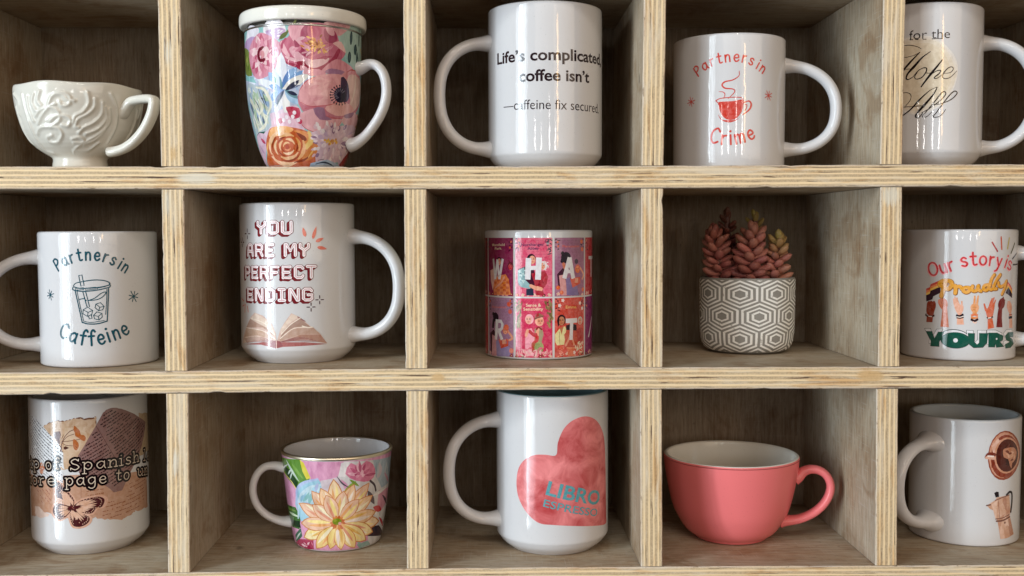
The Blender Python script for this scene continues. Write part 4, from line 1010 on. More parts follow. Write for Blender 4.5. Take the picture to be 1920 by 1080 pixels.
# --- WHAT ... mug of small book covers, seen from the side away from its handle
g = Mug('coffee_mug', 'small white mug wrapped in pink and purple picture panels with white capitals', 'mug', .0311, .0872, floor_at(1, .031), .0978, straight(.0422, .0978, taper=.0002), M_white, group='printed white mugs')
g.handle(arch(.0422, .0790, .0145, .0785, 2.25), 178, .0058, .0043)
T1 = (900, 430, 8.309); T2 = (900, 550, 8.309)
P = Print(g, *T1); m = lambda v: mm(P, v); rn = P.seed
uA = P.uv(534, 600)[0]; uB = P.uv(1144, 600)[0]; PW = uB-uA
zt0 = P.uv(840, 132)[1]; zm1 = P.uv(840, 1050)[1]; P.o = T2; zm2 = P.uv(840, 78)[1]; zb0 = P.uv(840, 1003)[1]
GAP = .0009
COV = {(-2, 0): (150, 40, 60), (-1, 0): (150, 26, 84), (0, 0): (230, 96, 126), (1, 0): (172, 114, 146), (2, 0): (205, 60, 70), (3, 0): (236, 96, 78), (-3, 0): (176, 128, 176),
       (-2, 1): (196, 62, 70), (-1, 1): (172, 126, 158), (0, 1): (220, 46, 92), (1, 1): (226, 84, 70), (2, 1): (150, 44, 112), (3, 1): (238, 112, 142), (-3, 1): (236, 96, 78)}
def cell(k, r): return (uA+k*PW+GAP, zb0 if r else zm1, uA+(k+1)*PW-GAP, zm2 if r else zt0)
for (k, r), cl in COV.items():
    x0, z0, x1, z1 = cell(k, r); P.poly([(x0, z0), (x1, z0), (x1, z1), (x0, z1)], cl, raw=True)
    dk = tuple(int(v*.86) for v in cl); y = z1-.0022
    while y > z0+.006:
        a = x0+.0022
        while a < x1-.003:
            L = rn.uniform(.0012, .0032); P.stroke([(a, y), (min(a+L, x1-.001), y)], .00034, dk, raw=True, smooth=0, cap=False); a += L+.0008
        y -= .00115
    # leaves in the corners
    lc = rn.choice([(70, 22, 44), (52, 30, 58), (90, 30, 40)])
    for sx in (0, 1):
        bx = x0+.0012 if sx == 0 else x1-.0012; s_ = 1 if sx == 0 else -1
        P.stroke([(bx, z1-.0006), (bx+s_*.0022, z1-.004), (bx+s_*.0012, z1-.0095)], .0003, lc, raw=True)
        for q in range(6):
            yy = z1-.0008-.0016*q; P.leaf((bx+s_*.001, yy), (bx+s_*(.001+rn.uniform(.001, .0028))*(1 if q % 2 else -.4), yy-rn.uniform(-.0006, .002)), .0009, lc, raw=True)
        if rn.random() < .8:
            for q in range(2): P.disk((bx+s_*rn.uniform(.0005, .002), z1-rn.uniform(.002, .008)), .0009, rn.choice([(226, 84, 52), (236, 120, 90), (150, 30, 50)]), 10)
    for q in range(7):   # flowers along the foot of each cover
        c = (x0+(x1-x0)*(q+.5)/7+rn.uniform(-.001, .001), z0+rn.uniform(.0006, .0026)); bcol = rn.choice([(240, 150, 150), (226, 96, 92), (150, 40, 60), (96, 30, 50), (236, 190, 180)])
        for w_ in range(5): a = 1.257*w_+rn.random(); P.leaf(c, (c[0]+.0017*cos(a), max(z0, c[1]+.0017*sin(a))), .0012, bcol, raw=True)
        P.disk(c, .0004, (250, 214, 150), 8)
SK = (236, 160, 130); SKd = (214, 110, 88)
def head(c, rx, hair, skin=SK, face=True, turn=0):
    u, v = P.uv(*c); r = m(rx); P.disk((u, v+r*.12), r*1.12, hair, 16, r*1.3); P.disk((u+turn*r*.25, v-r*.08), r*.80, skin, 16, r*1.05)
    if face:
        for s_ in (-1, 1):
            P.stroke([(u+turn*r*.25+s_*r*.34-r*.14, v+r*.08), (u+turn*r*.25+s_*r*.34+r*.14, v+r*.08)], r*.13, (60, 30, 34), raw=True, smooth=0); P.stroke([(u+turn*r*.25+s_*r*.34-r*.18, v+r*.32), (u+turn*r*.25+s_*r*.34+r*.18, v+r*.34)], r*.09, (80, 40, 40), raw=True, smooth=0)
        P.stroke([(u+turn*r*.3, v+r*.05), (u+turn*r*.38, v-r*.3), (u+turn*r*.25, v-r*.32)], r*.08, SKd, raw=True, smooth=0); P.stroke([(u+turn*r*.25-r*.2, v-r*.58), (u+turn*r*.25+r*.2, v-r*.58)], r*.14, (180, 50, 56), raw=True, smooth=0)
P.o = T1; m = lambda v: mm(P, v)
# W panel: two figures, orange check dress
P.poly([(200, 760), (300, 720), (400, 700), (450, 780), (480, 1020), (220, 1020)], (238, 130, 52))
for i in range(5):
    for j in range(6):
        if (i+j) % 2: P.poly([(225+46*i, 770+40*j), (265+46*i, 770+40*j), (265+46*i, 808+40*j), (225+46*i, 808+40*j)], (214, 92, 36))
P.poly([(165, 640), (230, 600), (230, 780), (200, 950), (175, 800)], (236, 186, 176)); P.stroke([(245, 910), (330, 830), (380, 740)], m(30), SK)
head((475, 580), 48, (90, 20, 40), (214, 60, 74)); head((300, 500), 50, (50, 24, 44), SK)
dabs(P, [(430, 470), (520, 470), (520, 560), (430, 560)], 14, m(40), [(120, 24, 44), (90, 18, 36)])
# H panel: embracing pair
P.poly([(600, 620), (700, 580), (830, 600), (880, 780), (840, 940), (640, 900), (590, 780)], (74, 26, 48)); P.poly([(590, 640), (690, 590), (700, 780), (800, 880), (780, 930), (640, 900), (590, 820)], (150, 186, 190))
for i in range(26): p = P.uv(rn.uniform(600, 700), rn.uniform(640, 880)); P.disk(p, m(13), rn.choice([(96, 140, 150), (200, 222, 220), (120, 160, 168)]), 6)
P.poly([(800, 690), (900, 660), (1010, 650), (1060, 730), (1040, 850), (980, 930), (1000, 1030), (870, 1030), (850, 850)], (178, 32, 52)); dabs(P, [(850, 720), (1040, 700), (980, 920), (880, 980)], 14, m(90), [(150, 22, 42), (200, 50, 66)], 1.2)
P.poly([(720, 930), (830, 920), (840, 1030), (720, 1030)], (44, 52, 76)); P.stroke([(790, 880), (880, 920), (960, 930)], m(62), SK, taper=(.8, .7))
for q in range(4): P.stroke([(890, 890+18*q), (965, 912+14*q)], m(12), (246, 180, 150), smooth=0)
head((800, 470), 62, (44, 24, 40), SK, turn=1); head((985, 570), 52, (238, 226, 224), SK, turn=-1); dabs(P, [(960, 470), (1080, 480), (1080, 640), (1010, 640)], 18, m(50), [(240, 230, 228), (226, 206, 206)])
P.disk(P.uv(1055, 215), m(24), (150, 150, 160)); dabs(P, [(1010, 150), (1090, 150), (1090, 210), (1010, 210)], 12, m(40), [(60, 34, 66)]); dabs(P, [(1040, 290), (1125, 290), (1125, 450), (1040, 440)], 16, m(60), [(62, 32, 64), (50, 26, 56)])
# A panel
P.poly([(1200, 700), (1290, 600), (1340, 640), (1330, 1010), (1220, 900)], (72, 30, 52)); P.poly([(1230, 720), (1320, 700), (1360, 1030), (1260, 1030)], (226, 160, 160)); P.poly([(1340, 760), (1480, 740), (1540, 1030), (1350, 1030)], (140, 120, 170)); P.poly([(1400, 760), (1560, 740), (1560, 840), (1440, 910)], (222, 78, 44)); P.poly([(1480, 760), (1530, 760), (1520, 830), (1470, 830)], SK)
P.stroke([(1590, 770), (1610, 700), (1560, 600)], m(34), SK); head((1520, 620), 52, (222, 90, 50), (240, 130, 76)); P.disk(P.uv(1500, 500), m(40), (80, 60, 80)); P.disk(P.uv(1340, 440), m(88), (36, 22, 40), 18); P.disk(P.uv(1285, 372), m(30), (36, 22, 40)); P.stroke([(1290, 440), (1275, 500)], m(50), (36, 22, 40)); P.stroke([(1300, 540), (1320, 600)], m(50), (214, 120, 90))
for c in ((1215, 910), (1270, 985), (1580, 190), (1590, 310), (1600, 935)): P.disk(P.uv(*c), m(34), (234, 100, 52)); P.disk(P.uv(c[0]-8, c[1]-8), m(12), (246, 150, 90), 8)
WH = (232, 228, 232)
def cap_(sts, wd):
    for st in sts: P.stroke(st, m(wd), WH, smooth=0, cap=False)
cap_([[(210, 458), (238, 776)], [(272, 470), (240, 776)], [(272, 470), (302, 776)], [(356, 460), (304, 776)]], 46); cap_([[(757, 448), (742, 782)], [(920, 440), (902, 784)]], 88); cap_([[(740, 608), (920, 594)]], 62); cap_([[(1395, 438), (1312, 766)], [(1395, 438), (1452, 766)]], 74); cap_([[(1340, 660), (1440, 655)]], 52); cap_([[(1728, 415), (1728, 740)]], 50); cap_([[(1690, 440), (1756, 440)]], 50)
dabs(P, [(270, 690), (320, 680), (310, 770), (270, 770)], 10, m(40), [(205, 170, 160)]); dabs(P, [(1370, 560), (1400, 560), (1400, 630), (1370, 630)], 8, m(40), [(120, 90, 100)])
CRM = (248, 226, 190)
P.font('Mansfield', (192, 262), (386, 258), CRM, m(40), bold=.008); P.font('Park', (234, 318), (338, 314), CRM, m(38), bold=.008); P.font('Northanger', (640, 262), (1000, 254), (44, 40, 84), m(44), bold=.014); P.font('Abbey', (742, 318), (918, 314), (44, 40, 84), m(42), bold=.014); P.font('Persuasion', (1285, 282), (1545, 278), (238, 108, 84), m(38), bold=.008)
P.o = T2; m = lambda v: mm(P, v)
# R panel
P.poly([(160, 620), (215, 560), (260, 640), (240, 960), (170, 900)], (66, 28, 50)); P.poly([(195, 640), (260, 680), (260, 970), (190, 970)], (222, 160, 170)); P.poly([(250, 740), (330, 720), (480, 860), (460, 980), (270, 980)], (158, 142, 188)); P.poly([(290, 720), (340, 700), (350, 790), (420, 780), (400, 700), (445, 720), (440, 820), (330, 860)], (216, 76, 44)); P.poly([(345, 720), (405, 720), (405, 790), (350, 790)], SK)
P.stroke([(460, 730), (505, 690), (430, 580)], m(36), SK); head((395, 580), 50, (226, 92, 48), SK); P.disk(P.uv(412, 530), m(48), (230, 96, 50)); P.disk(P.uv(245, 370), m(74), (34, 22, 40), 18); P.disk(P.uv(210, 318), m(30), (34, 22, 40)); P.stroke([(215, 420), (205, 520)], m(60), (34, 22, 40)); P.disk(P.uv(490, 895), m(42), (236, 130, 110)); P.disk(P.uv(450, 170), m(38), (230, 88, 60)); P.disk(P.uv(470, 285), m(36), (226, 80, 56))
cap_([[(268, 405), (250, 720)]], 66); cap_([[(262, 432), (330, 436), (350, 480), (345, 540), (316, 572), (262, 574)]], 54); cap_([[(290, 575), (345, 720)]], 56)
# two ladies
P.poly([(705, 700), (740, 560), (800, 540), (850, 640), (840, 980), (700, 980)], (244, 160, 176)); head((770, 410), 60, (250, 180, 190), (246, 178, 160), turn=-1); P.poly([(850, 560), (900, 520), (965, 530), (990, 640), (960, 760), (980, 900), (930, 940), (860, 900), (850, 760)], (168, 150, 118))
P.poly([(860, 650), (890, 530), (930, 520), (910, 700)], SK); P.stroke([(770, 590), (840, 650), (870, 640)], m(52), (196, 36, 52)); P.stroke([(890, 680), (880, 740), (830, 800), (840, 900)], m(56), (206, 34, 40)); P.stroke([(880, 560), (910, 530), (960, 560)], m(26), (150, 26, 40)); P.stroke([(740, 580), (720, 660)], m(44), SK)
head((925, 440), 60, (250, 178, 150), SK, turn=1); P.poly([(840, 420), (870, 330), (910, 305), (985, 340), (1000, 360), (900, 390)], (160, 110, 90)); P.poly([(872, 345), (910, 305), (920, 350), (876, 380)], (176, 34, 48)); P.stroke([(850, 400), (900, 380), (985, 362)], m(12), (120, 70, 60))
cc = P.uv(920, 840); P.disk(cc, m(72), (172, 176, 116), 18, m(84))
for i in range(-3, 4):
    P.stroke([(862+20*i+40, 770), (900+20*i-30, 915)], m(4), (110, 120, 70), smooth=0); P.stroke([(880+20*i-30, 770), (935+20*i, 915)], m(4), (110, 120, 70), smooth=0)
dabs(P, [(1000, 90), (1135, 90), (1120, 560), (1090, 620)], 90, m(60), [(150, 130, 84), (120, 100, 60), (176, 150, 100)], -1.3); dabs(P, [(556, 90), (660, 90), (620, 590), (570, 560)], 70, m(60), [(150, 130, 84), (120, 100, 60), (176, 150, 100)], -1.8)
dabs(P, [(570, 850), (1130, 830), (1130, 990), (570, 990)], 60, m(70), [(244, 150, 160), (236, 190, 186), (226, 110, 130)])
# Emma panel
P.poly([(1168, 640), (1230, 560), (1320, 510), (1345, 560), (1310, 800), (1200, 810), (1172, 760)], (236, 224, 160)); P.poly([(1240, 540), (1300, 520), (1270, 640)], (196, 120, 80)); head((1270, 425), 66, (50, 24, 34), (206, 134, 96)); P.poly([(1198, 420), (1240, 350), (1230, 500), (1215, 520)], (50, 24, 34)); P.poly([(1310, 640), (1360, 580), (1500, 580), (1530, 640), (1500, 850), (1340, 850)], (206, 78, 52)); P.poly([(1340, 500), (1420, 470), (1500, 490), (1510, 580), (1340, 570)], (44, 22, 34))
P.poly([(1500, 560), (1580, 530), (1612, 620), (1600, 800), (1520, 760)], (190, 56, 48)); head((1558, 430), 50, (214, 208, 206), SK); P.stroke([(1335, 810), (1380, 720), (1400, 660)], m(34), SK); P.stroke([(1465, 800), (1440, 720), (1410, 660)], m(34), SK); P.poly([(1360, 850), (1475, 850), (1470, 980), (1370, 980)], (232, 120, 84)); P.stroke([(1355, 850), (1478, 850)], m(22), (240, 150, 110)); P.stroke([(1240, 600), (1236, 700), (1246, 800)], m(5), (120, 90, 70))
dabs(P, [(1172, 800), (1330, 830), (1330, 980), (1180, 980)], 46, m(80), [(236, 120, 100), (244, 160, 140), (206, 80, 70)]); dabs(P, [(1490, 760), (1615, 720), (1615, 960), (1490, 960)], 34, m(70), [(240, 226, 196), (244, 190, 170), (226, 140, 110)]); 
for c in ((1240, 190), (1290, 110), (1555, 150), (1590, 230), (1470, 920)):
    p = P.uv(*c)
    for w_ in range(5): P.leaf(p, (p[0]+m(32)*cos(1.257*w_), p[1]+m(32)*sin(1.257*w_)), m(24), (250, 226, 222), raw=True)
cap_([[(1335, 430), (1512, 420)]], 72); cap_([[(1428, 420), (1418, 725)]], 64); cap_([[(1735, 360), (1688, 680)]], 34)
P.font('Sense &', (716, 208), (952, 204), CRM, m(46), bold=.012); P.font('Sensibility', (676, 268), (985, 266), CRM, m(46), bold=.012); P.font('Emma', (1335, 236), (1500, 232), (250, 214, 120), m(46), bold=.004); P.font('Persuasion', (196, 226), (410, 230), (238, 120, 104), m(36), bold=.006)
P.build('printed_panels', M_print, .9)

# --- our story is proudly yours
g = Mug('coffee_mug', 'white mug reading Our story is Proudly Yours above and below raised hands', 'mug', .3582, .0700, floor_at(1, .358), .0982, straight(.0417, .0982, taper=.0004), M_white, group='printed white mugs')
g.handle(arch(.0417, .0800, .0140, .0785, 2.25), 66, .0058, .0043)
P = Print(g, 1640, 400, 3.6); m = lambda v: mm(P, v)
RD = (206, 34, 44)
for tx, pth in (('Our', [(370, 425), (420, 415), (480, 400), (545, 378)]), ('story', [(588, 362), (640, 352), (720, 348), (790, 352), (850, 364)]), ('is', [(872, 362), (890, 372), (918, 384)])):
    P.glyphs(tx, None, None, m(54), m(15), (246, 178, 182), path=[(x-3, y+4) for x, y in pth], space=.22, capk=.98); P.glyphs(tx, None, None, m(54), m(11.5), RD, path=pth, space=.22, capk=.98)
for a_, b_, cl in (((793, 196), (828, 256), (176, 52, 60)), ((853, 160), (857, 242), (206, 92, 62)), ((908, 166), (896, 240), (196, 178, 96)), ((944, 202), (920, 268), (92, 92, 70)), ((956, 270), (930, 306), (74, 66, 70)), ((962, 344), (934, 346), (74, 66, 72))): P.stroke([a_, b_], m(10), cl, smooth=0)
P.o = (1720, 500, 6.355); m = lambda v: mm(P, v)
for i, cl in enumerate(((206, 58, 40), (240, 132, 70), (246, 196, 90), (54, 30, 46))):
    y = 26*i; h_ = 32 if i < 3 else 66
    P.poly([(105, 262+y), (150, 244+y), (158, 210+y), (255, 168+y), (275, 168+y), (275, 168+h_+y), (190, 210+h_+y), (180, 246+h_+y), (108, 270+h_+y)], cl)
    P.poly([(1080, 180+y*.8), (1105, 215+y*.8), (1128, 262+y*.8), (1128, 262+h_+y*.6), (1100, 235+h_+y*.6), (1050, 200+h_+y*.6)], cl)
GO = (232, 162, 48)
pr = [([(290, 230), (265, 205), (290, 175), (350, 165), (400, 180), (405, 225), (370, 262), (330, 262)], 46), ([(330, 200), (310, 270), (285, 350)], 46), ([(448, 225), (455, 270), (450, 315)], 40), ([(450, 262), (480, 235), (515, 240), (525, 262)], 36), ([(605, 248), (560, 250), (545, 285), (580, 305), (615, 290), (618, 255), (600, 245)], 36), ([(655, 230), (650, 275), (680, 290), (715, 270), (725, 225)], 36), ([(725, 225), (725, 270), (755, 290)], 36),
      ([(840, 215), (800, 225), (785, 262), (815, 280), (850, 250), (880, 150), (915, 95)], 36), ([(850, 240), (870, 272), (900, 262)], 34), ([(905, 250), (935, 170), (985, 95)], 38), ([(905, 225), (910, 262), (940, 262)], 36), ([(965, 190), (968, 225), (1000, 235), (1040, 205), (1060, 170)], 34), ([(1055, 175), (1040, 250), (1005, 325)], 36)]
for ex, cl, dx in ((12, (150, 96, 40), 4), (0, GO, 0)):
    for pts, wd in pr: P.stroke([(x+dx, y+dx) for x, y in pts], m(wd*.93+ex), cl)
P.stroke([(350, 205), (370, 215), (350, 232)], m(8), (196, 130, 60)); P.disk(P.uv(582, 276), m(8), (180, 116, 50)); P.disk(P.uv(820, 255), m(7), (180, 116, 50))
for st in ([(912, 110), (870, 250)], [(975, 110), (915, 255)], [(700, 225), (690, 268)]): P.stroke(st, m(4), (190, 122, 44), smooth=0)
def hand(arm, palm, fingers, cl, bands=(), lines=()):
    P.poly(arm, cl); P.poly(palm, cl, smooth=4)
    for f, wd in fingers: P.stroke(f, m(wd), cl, taper=(1, .75))
    d = tuple(int(v*.80) for v in cl)
    for l in lines: P.stroke(l, m(4), d)
    for b_, wd, c2 in bands: P.stroke(b_, m(wd), c2, cap=False)
hand([(108, 660), (115, 580), (190, 580), (180, 662)], [(115, 560), (112, 470), (125, 425), (165, 412), (215, 425), (220, 480), (200, 540), (185, 590)], [([(130, 440), (140, 420)], 30), ([(160, 432), (165, 415)], 30), ([(190, 434), (200, 420)], 30)], (150, 62, 42), [([(105, 560), (110, 585), (190, 590), (196, 572)], 16, (70, 36, 34)), ([(132, 590), (175, 594)], 10, (236, 220, 214))], [[(130, 450), (165, 470), (205, 455)], [(150, 480), (170, 500)]])
hand([(275, 715), (290, 600), (300, 500), (355, 480), (362, 560), (375, 720)], [(248, 420), (265, 385), (330, 385), (360, 420), (355, 490), (300, 510), (265, 470)], [([(260, 430), (258, 400)], 26), ([(285, 410), (285, 385)], 26), ([(312, 405), (315, 382)], 26)], (222, 128, 96), (), [[(280, 400), (290, 440)], [(305, 400), (315, 450), (300, 480)]])
hand([(470, 690), (472, 570), (540, 560), (556, 690)], [(432, 440), (450, 380), (480, 390), (510, 450), (548, 470), (540, 540), (500, 572), (465, 540)], [([(440, 440), (432, 385)], 18), ([(455, 410), (448, 360)], 18), ([(472, 400), (472, 372)], 18), ([(530, 480), (530, 415)], 20)], (232, 172, 146), [([(462, 578), (505, 590), (550, 568)], 24, (40, 30, 38)), ([(466, 608), (510, 614), (552, 602)], 12, (40, 30, 38)), ([(470, 596), (510, 602), (550, 588)], 8, (240, 224, 214))])
hand([(655, 575), (660, 520), (710, 520), (708, 575)], [(632, 490), (650, 450), (690, 440), (728, 460), (732, 500), (710, 545), (660, 545)], [([(678, 460), (684, 355)], 26), ([(708, 460), (724, 352)], 24)], (230, 158, 104), [([(640, 585), (680, 570), (720, 582)], 26, (224, 116, 62)), ([(636, 605), (680, 612), (722, 602)], 22, (230, 140, 80)), ([(636, 626), (680, 646), (724, 624)], 24, (56, 32, 36)), ([(660, 655), (690, 672), (706, 656)], 12, (236, 190, 170))], [[(645, 480), (680, 490), (715, 480)], [(660, 500), (690, 520)]])
hand([(838, 745), (836, 610), (890, 600), (914, 728)], [(800, 460), (830, 500), (850, 470), (880, 430), (920, 440), (910, 530), (890, 600), (838, 610), (815, 540)], [([(815, 520), (796, 445)], 22), ([(870, 450), (890, 380)], 20), ([(890, 440), (912, 372)], 20), ([(910, 450), (930, 400)], 18), ([(860, 470), (875, 410)], 20)], (218, 110, 76), [([(828, 602), (850, 618), (900, 596)], 16, (60, 34, 36)), ([(838, 614), (880, 606)], 12, (240, 222, 214))], [[(850, 500), (880, 520)]])
hand([(940, 722), (955, 560), (965, 500), (1010, 490), (1005, 600), (1012, 722)], [(962, 440), (985, 390), (1025, 372), (1042, 420), (1030, 480), (985, 520), (966, 490)], [([(1000, 400), (1025, 365)], 20), ([(1015, 420), (1040, 400)], 20)], (122, 38, 36), (), [[(985, 410), (1010, 430), (1000, 470)], [(1010, 400), (1026, 430)]])
hand([(1092, 730), (1096, 560), (1122, 560), (1132, 730)], [(1066, 470), (1075, 420), (1100, 412), (1122, 460), (1120, 540), (1098, 560), (1078, 520)], [([(1075, 440), (1080, 412)], 16), ([(1095, 440), (1100, 412)], 16)], (226, 164, 136), [([(1090, 575), (1126, 568)], 9, (150, 50, 50)), ([(1088, 608), (1128, 600)], 28, (40, 30, 38))])
GR = (28, 86, 72); OL = (58, 66, 66)
YO = [[(98, 745), (165, 745), (195, 830), (240, 752), (312, 752), (250, 870), (250, 925), (148, 918), (155, 860)], None, [(594, 768), (672, 770), (668, 870), (700, 905), (728, 880), (728, 768), (830, 768), (818, 880), (770, 935), (660, 940), (610, 900)], [(838, 765), (940, 765), (1012, 800), (1005, 850), (975, 870), (1020, 925), (930, 935), (920, 890), (912, 932), (838, 932)], [(1132, 755), (1070, 758), (1035, 800), (1050, 850), (1090, 870), (1035, 900), (1040, 945), (1100, 935), (1136, 890), (1120, 840), (1085, 810), (1130, 812)]]
for dx, dy, cl, gw in ((-8, -8, OL, 5), (-8, -8, (228, 228, 232), -1), (10, 26, OL, 4), (8, 24, GR, 0)):
    for k, pg in enumerate(YO):
        if pg is None:
            c = P.uv(443+dx, 852+dy)
            if gw >= 0: P.disk(c, m(148+gw), cl, 30, m(86+gw))
            else: P.disk(c, m(145), cl, 30, m(83))
            continue
        q = [(x+dx, y+dy) for x, y in pg]
        if gw > 0: P.stroke(q, m(gw*1.8), cl, smooth=0, closed=True)
        if gw != 5: P.poly(q, cl)
P.disk(P.uv(455, 878), m(24), (226, 226, 230)); P.disk(P.uv(944, 860), m(11), (226, 226, 230))
P.build('printed_motto', M_print)

# --- hexagon planter and its plant
def m_plant():
    k = N('succulent_leaf'); tc = k.n('ShaderNodeTexCoord').outputs['Object']
    at = k.n('ShaderNodeAttribute', attribute_name='ink').outputs['Color']
    n1 = k.noise(tc, 130, 3, .6); n2 = k.noise(tc, 500, 3, .6)
    c = k.mix(k.ramp(n1, [(.3, 0.), (.75, .55)]), at, k.mix(.55, at, (.12, .02, .02), 'MIX'))
    c = k.mix(k.ramp(n2, [(.55, 0.), (.72, .35)]), c, (.56, .36, .32))
    k.bump(n2, .2, .0004); return k.out(c, .48, .35)
def m_conc(name, col):
    k = N(name); tc = k.n('ShaderNodeTexCoord').outputs['Object']; n1 = k.noise(tc, 160, 4, .65); n2 = k.noise(tc, 900, 3, .6)
    c = k.mix(k.ramp(n1, [(.3, 0.), (.7, .5)]), col, tuple(v*.72 for v in col)); k.bump(k.math('ADD', n1, n2), .5, .0004); return k.out(c, .85, .2)
def m_slip():
    k = N('white_slip'); tc = k.n('ShaderNodeTexCoord').outputs['Object']; at = k.n('ShaderNodeAttribute', attribute_name='ink').outputs['Color']
    n1 = k.noise(tc, 260, 5, .7); n2 = k.noise(tc, 900, 3, .6)
    c = k.mix(k.ramp(n1, [(.60, 0.), (.68, .7)]), at, (.27, .255, .22)); k.bump(k.math('ADD', n1, n2), .45, .0004); return k.out(c, .8, .2)
pt = Mug('planter', 'small round concrete planter with white hexagon rings on grey', 'planter', .2013, .1060, floor_at(1, .2013), .0600, smooth_prof([(.026, 0.), (.0300, .0008), (.0345, .0040), (.0366, .0095), (.0374, .017), (.0377, .035), (.0379, .052), (.0378, .0588), (.0372, .0600)], 2), m_conc('grey_concrete', (.34, .33, .305)), wall=.0042)
P = Print(pt); R0 = P.R0(); rn = P.seed
DU = 2*pi*R0/8; DV = .0176; HW = DU/2; HH = DV*2/3
def hexa(c, k):
    return [(c[0]+x*HW*k, c[1]+y*HH*k) for x, y in ((0, 1), (1, .5), (1, -.5), (0, -1), (-1, -.5), (-1, .5))]
def clipz(poly, lo, hi):
    for s_, lim in ((1, lo), (-1, hi)):
        out = []
        for i in range(len(poly)):
            a, b = poly[i], poly[(i+1) % len(poly)]; ia, ib = s_*(a[1]-lim) >= 0, s_*(b[1]-lim) >= 0
            if ia: out.append(a)
            if ia != ib: t = (lim-a[1])/(b[1]-a[1]); out.append((a[0]+(b[0]-a[0])*t, lim))
        poly = out
        if not poly: return []
    return poly
for j in range(-1, 5):
    for i in range(8):
        c = (-pi*R0+DU*(i+.5+(.5 if j % 2 else 0)+.02), .0125+DV*j)
        for ka, kb in ((.93, .80), (.66, .53), (.40, .27)):
            A_, B_ = hexa(c, ka), hexa(c, kb)
            for q in range(6):
                r_ = (q+1) % 6; pl = clipz([A_[q], A_[r_], B_[r_], B_[q]], .0022, .0585)
                n_ = 5
                if len(pl) >= 3: P.poly([(a+rn.uniform(-.00012, .00012), b+rn.uniform(-.00012, .00012)) for a, b in pl], (247, 246, 243), raw=True)
P.build('hexagon_rings', m_slip(), off=.00035)
lathe('potting_soil', [(0, .0525), (.02, .0530), (.0336, .0520)], m_conc('dark_soil', (.05, .038, .03)), pt.root, 48)
plant = thing('succulent_plant', 'dusky red succulent with fat beaded leaves and green tips in the hexagon planter', 'plant', (pt.pos.x, pt.pos.y, pt.pos.z+.0525))
M_leaf = m_plant()
def spike(x, y, h, lean, lw, cols, tip, n, seed, r0=.0145):
    rn = random.Random(seed); vs, fs, cl = [], [], []
    def leaf(base, d, L, W_, col):
        d = d.normalized(); up = Vector((0, 0, 1)); s_ = d.cross(up).normalized() if abs(d.z) < .98 else Vector((1, 0, 0)); t_ = s_.cross(d); b = len(vs); M = 7; Q = 8
        for i in range(M+1):
            f = i/M; w_ = W_*(.34+.66*sin(pi*.5*min(1, f/.55)))*(1 if f < .6 else sqrt(max(.002, 1-((f-.6)/.4)**2.2)))
            for q in range(Q):
                a = 2*pi*q/Q; vs.append(base+d*L*f+t_*(L*.16*f*f)+s_*(w_*cos(a))+t_*(w_*.72*sin(a)))
                k = max(0, f-.8)*1.5; cl.append(tuple(c*(1-k)+t*k for c, t in zip(col, (.36, .16, .10))))
        for i in range(M):
            for q in range(Q): fs.append((b+i*Q+q, b+i*Q+(q+1) % Q, b+(i+1)*Q+(q+1) % Q, b+(i+1)*Q+q))
        fs.append(tuple(b+M*Q+q for q in range(Q)))
    ax = Vector((lean[0], lean[1], 1)).normalized()
    for i in range(n):
        f = i/(n-1); a = i*2.399+seed; p = Vector((x, y, 0))+ax*(h*f)+Vector((lean[0]*.0035*f*f, 0, 0))
        k = (1-f)**.6; el = .12+.58*f**2+rn.uniform(-.12, .12)
        d = Vector((cos(a)*cos(el), sin(a)*cos(el), sin(el))); L = r0*(.68+.30*k)*rn.uniform(.82, 1.15)
        if f > .93: d = Vector((cos(a)*.45, sin(a)*.45, 1)); L = r0*.62
        col = rn.choice(cols); g_ = max(0, (f-.52)/.48)**1.1*tip[1]; col = tuple(c*(1-g_)+t*g_ for c, t in zip(col, tip[0]))
        v = rn.uniform(.82, 1.15); leaf(p, d, L, lw*(.62+.20*k)*rn.uniform(.9, 1.1), tuple(c*v for c in col))
    # stem core
    b = len(vs)
    for i in range(9):
        p = Vector((x, y, 0))+ax*(h*i/8)+Vector((lean[0]*.0035*(i/8)**2, 0, 0))
        for q in range(8): vs.append(p+Vector((cos(q*pi/4), sin(q*pi/4), 0))*.0026); cl.append((.16, .07, .05))
    for i in range(8):
        for q in range(8): fs.append((b+i*8+q, b+i*8+(q+1) % 8, b+(i+1)*8+(q+1) % 8, b+(i+1)*8+q))
    o = mesh_obj('leafy_stem', vs, fs, M_leaf, plant); at = o.data.attributes.new('ink', 'FLOAT_COLOR', 'POINT'); at.data.foreach_set('color', [v for c in cl for v in (*c, 1.)])
    return o
RDS = [lin((188, 118, 108)), lin((170, 102, 92)), lin((200, 132, 118)), lin((180, 110, 106))]; PKS = [lin((214, 150, 124)), lin((220, 164, 128)), lin((206, 132, 118)), lin((216, 146, 132))]; GRN = lin((186, 170, 88)); DKS = [lin((110, 56, 50)), lin((128, 64, 60))]
spike(-.0185, .004, .0420, (-.20, -.05), .0050, RDS, (lin((150, 84, 60)), .5), 37, 3, .0175)
spike(.0010, -.008, .0425, (.02, -.08), .0054, RDS+[lin((208, 128, 120))], (lin((176, 120, 92)), .6), 37, 5, .0180)
spike(.0200, -.003, .0370, (.12, -.05), .0046, PKS, (GRN, .95), 33, 9, .0155)
spike(-.0100, .016, .0560, (-.04, .05), .0036, DKS, (lin((96, 70, 40)), .6), 32, 12, .0145)
spike(.0080, .013, .0540, (.03, .02), .0038, RDS+DKS, (GRN, 1.), 32, 17, .0145)

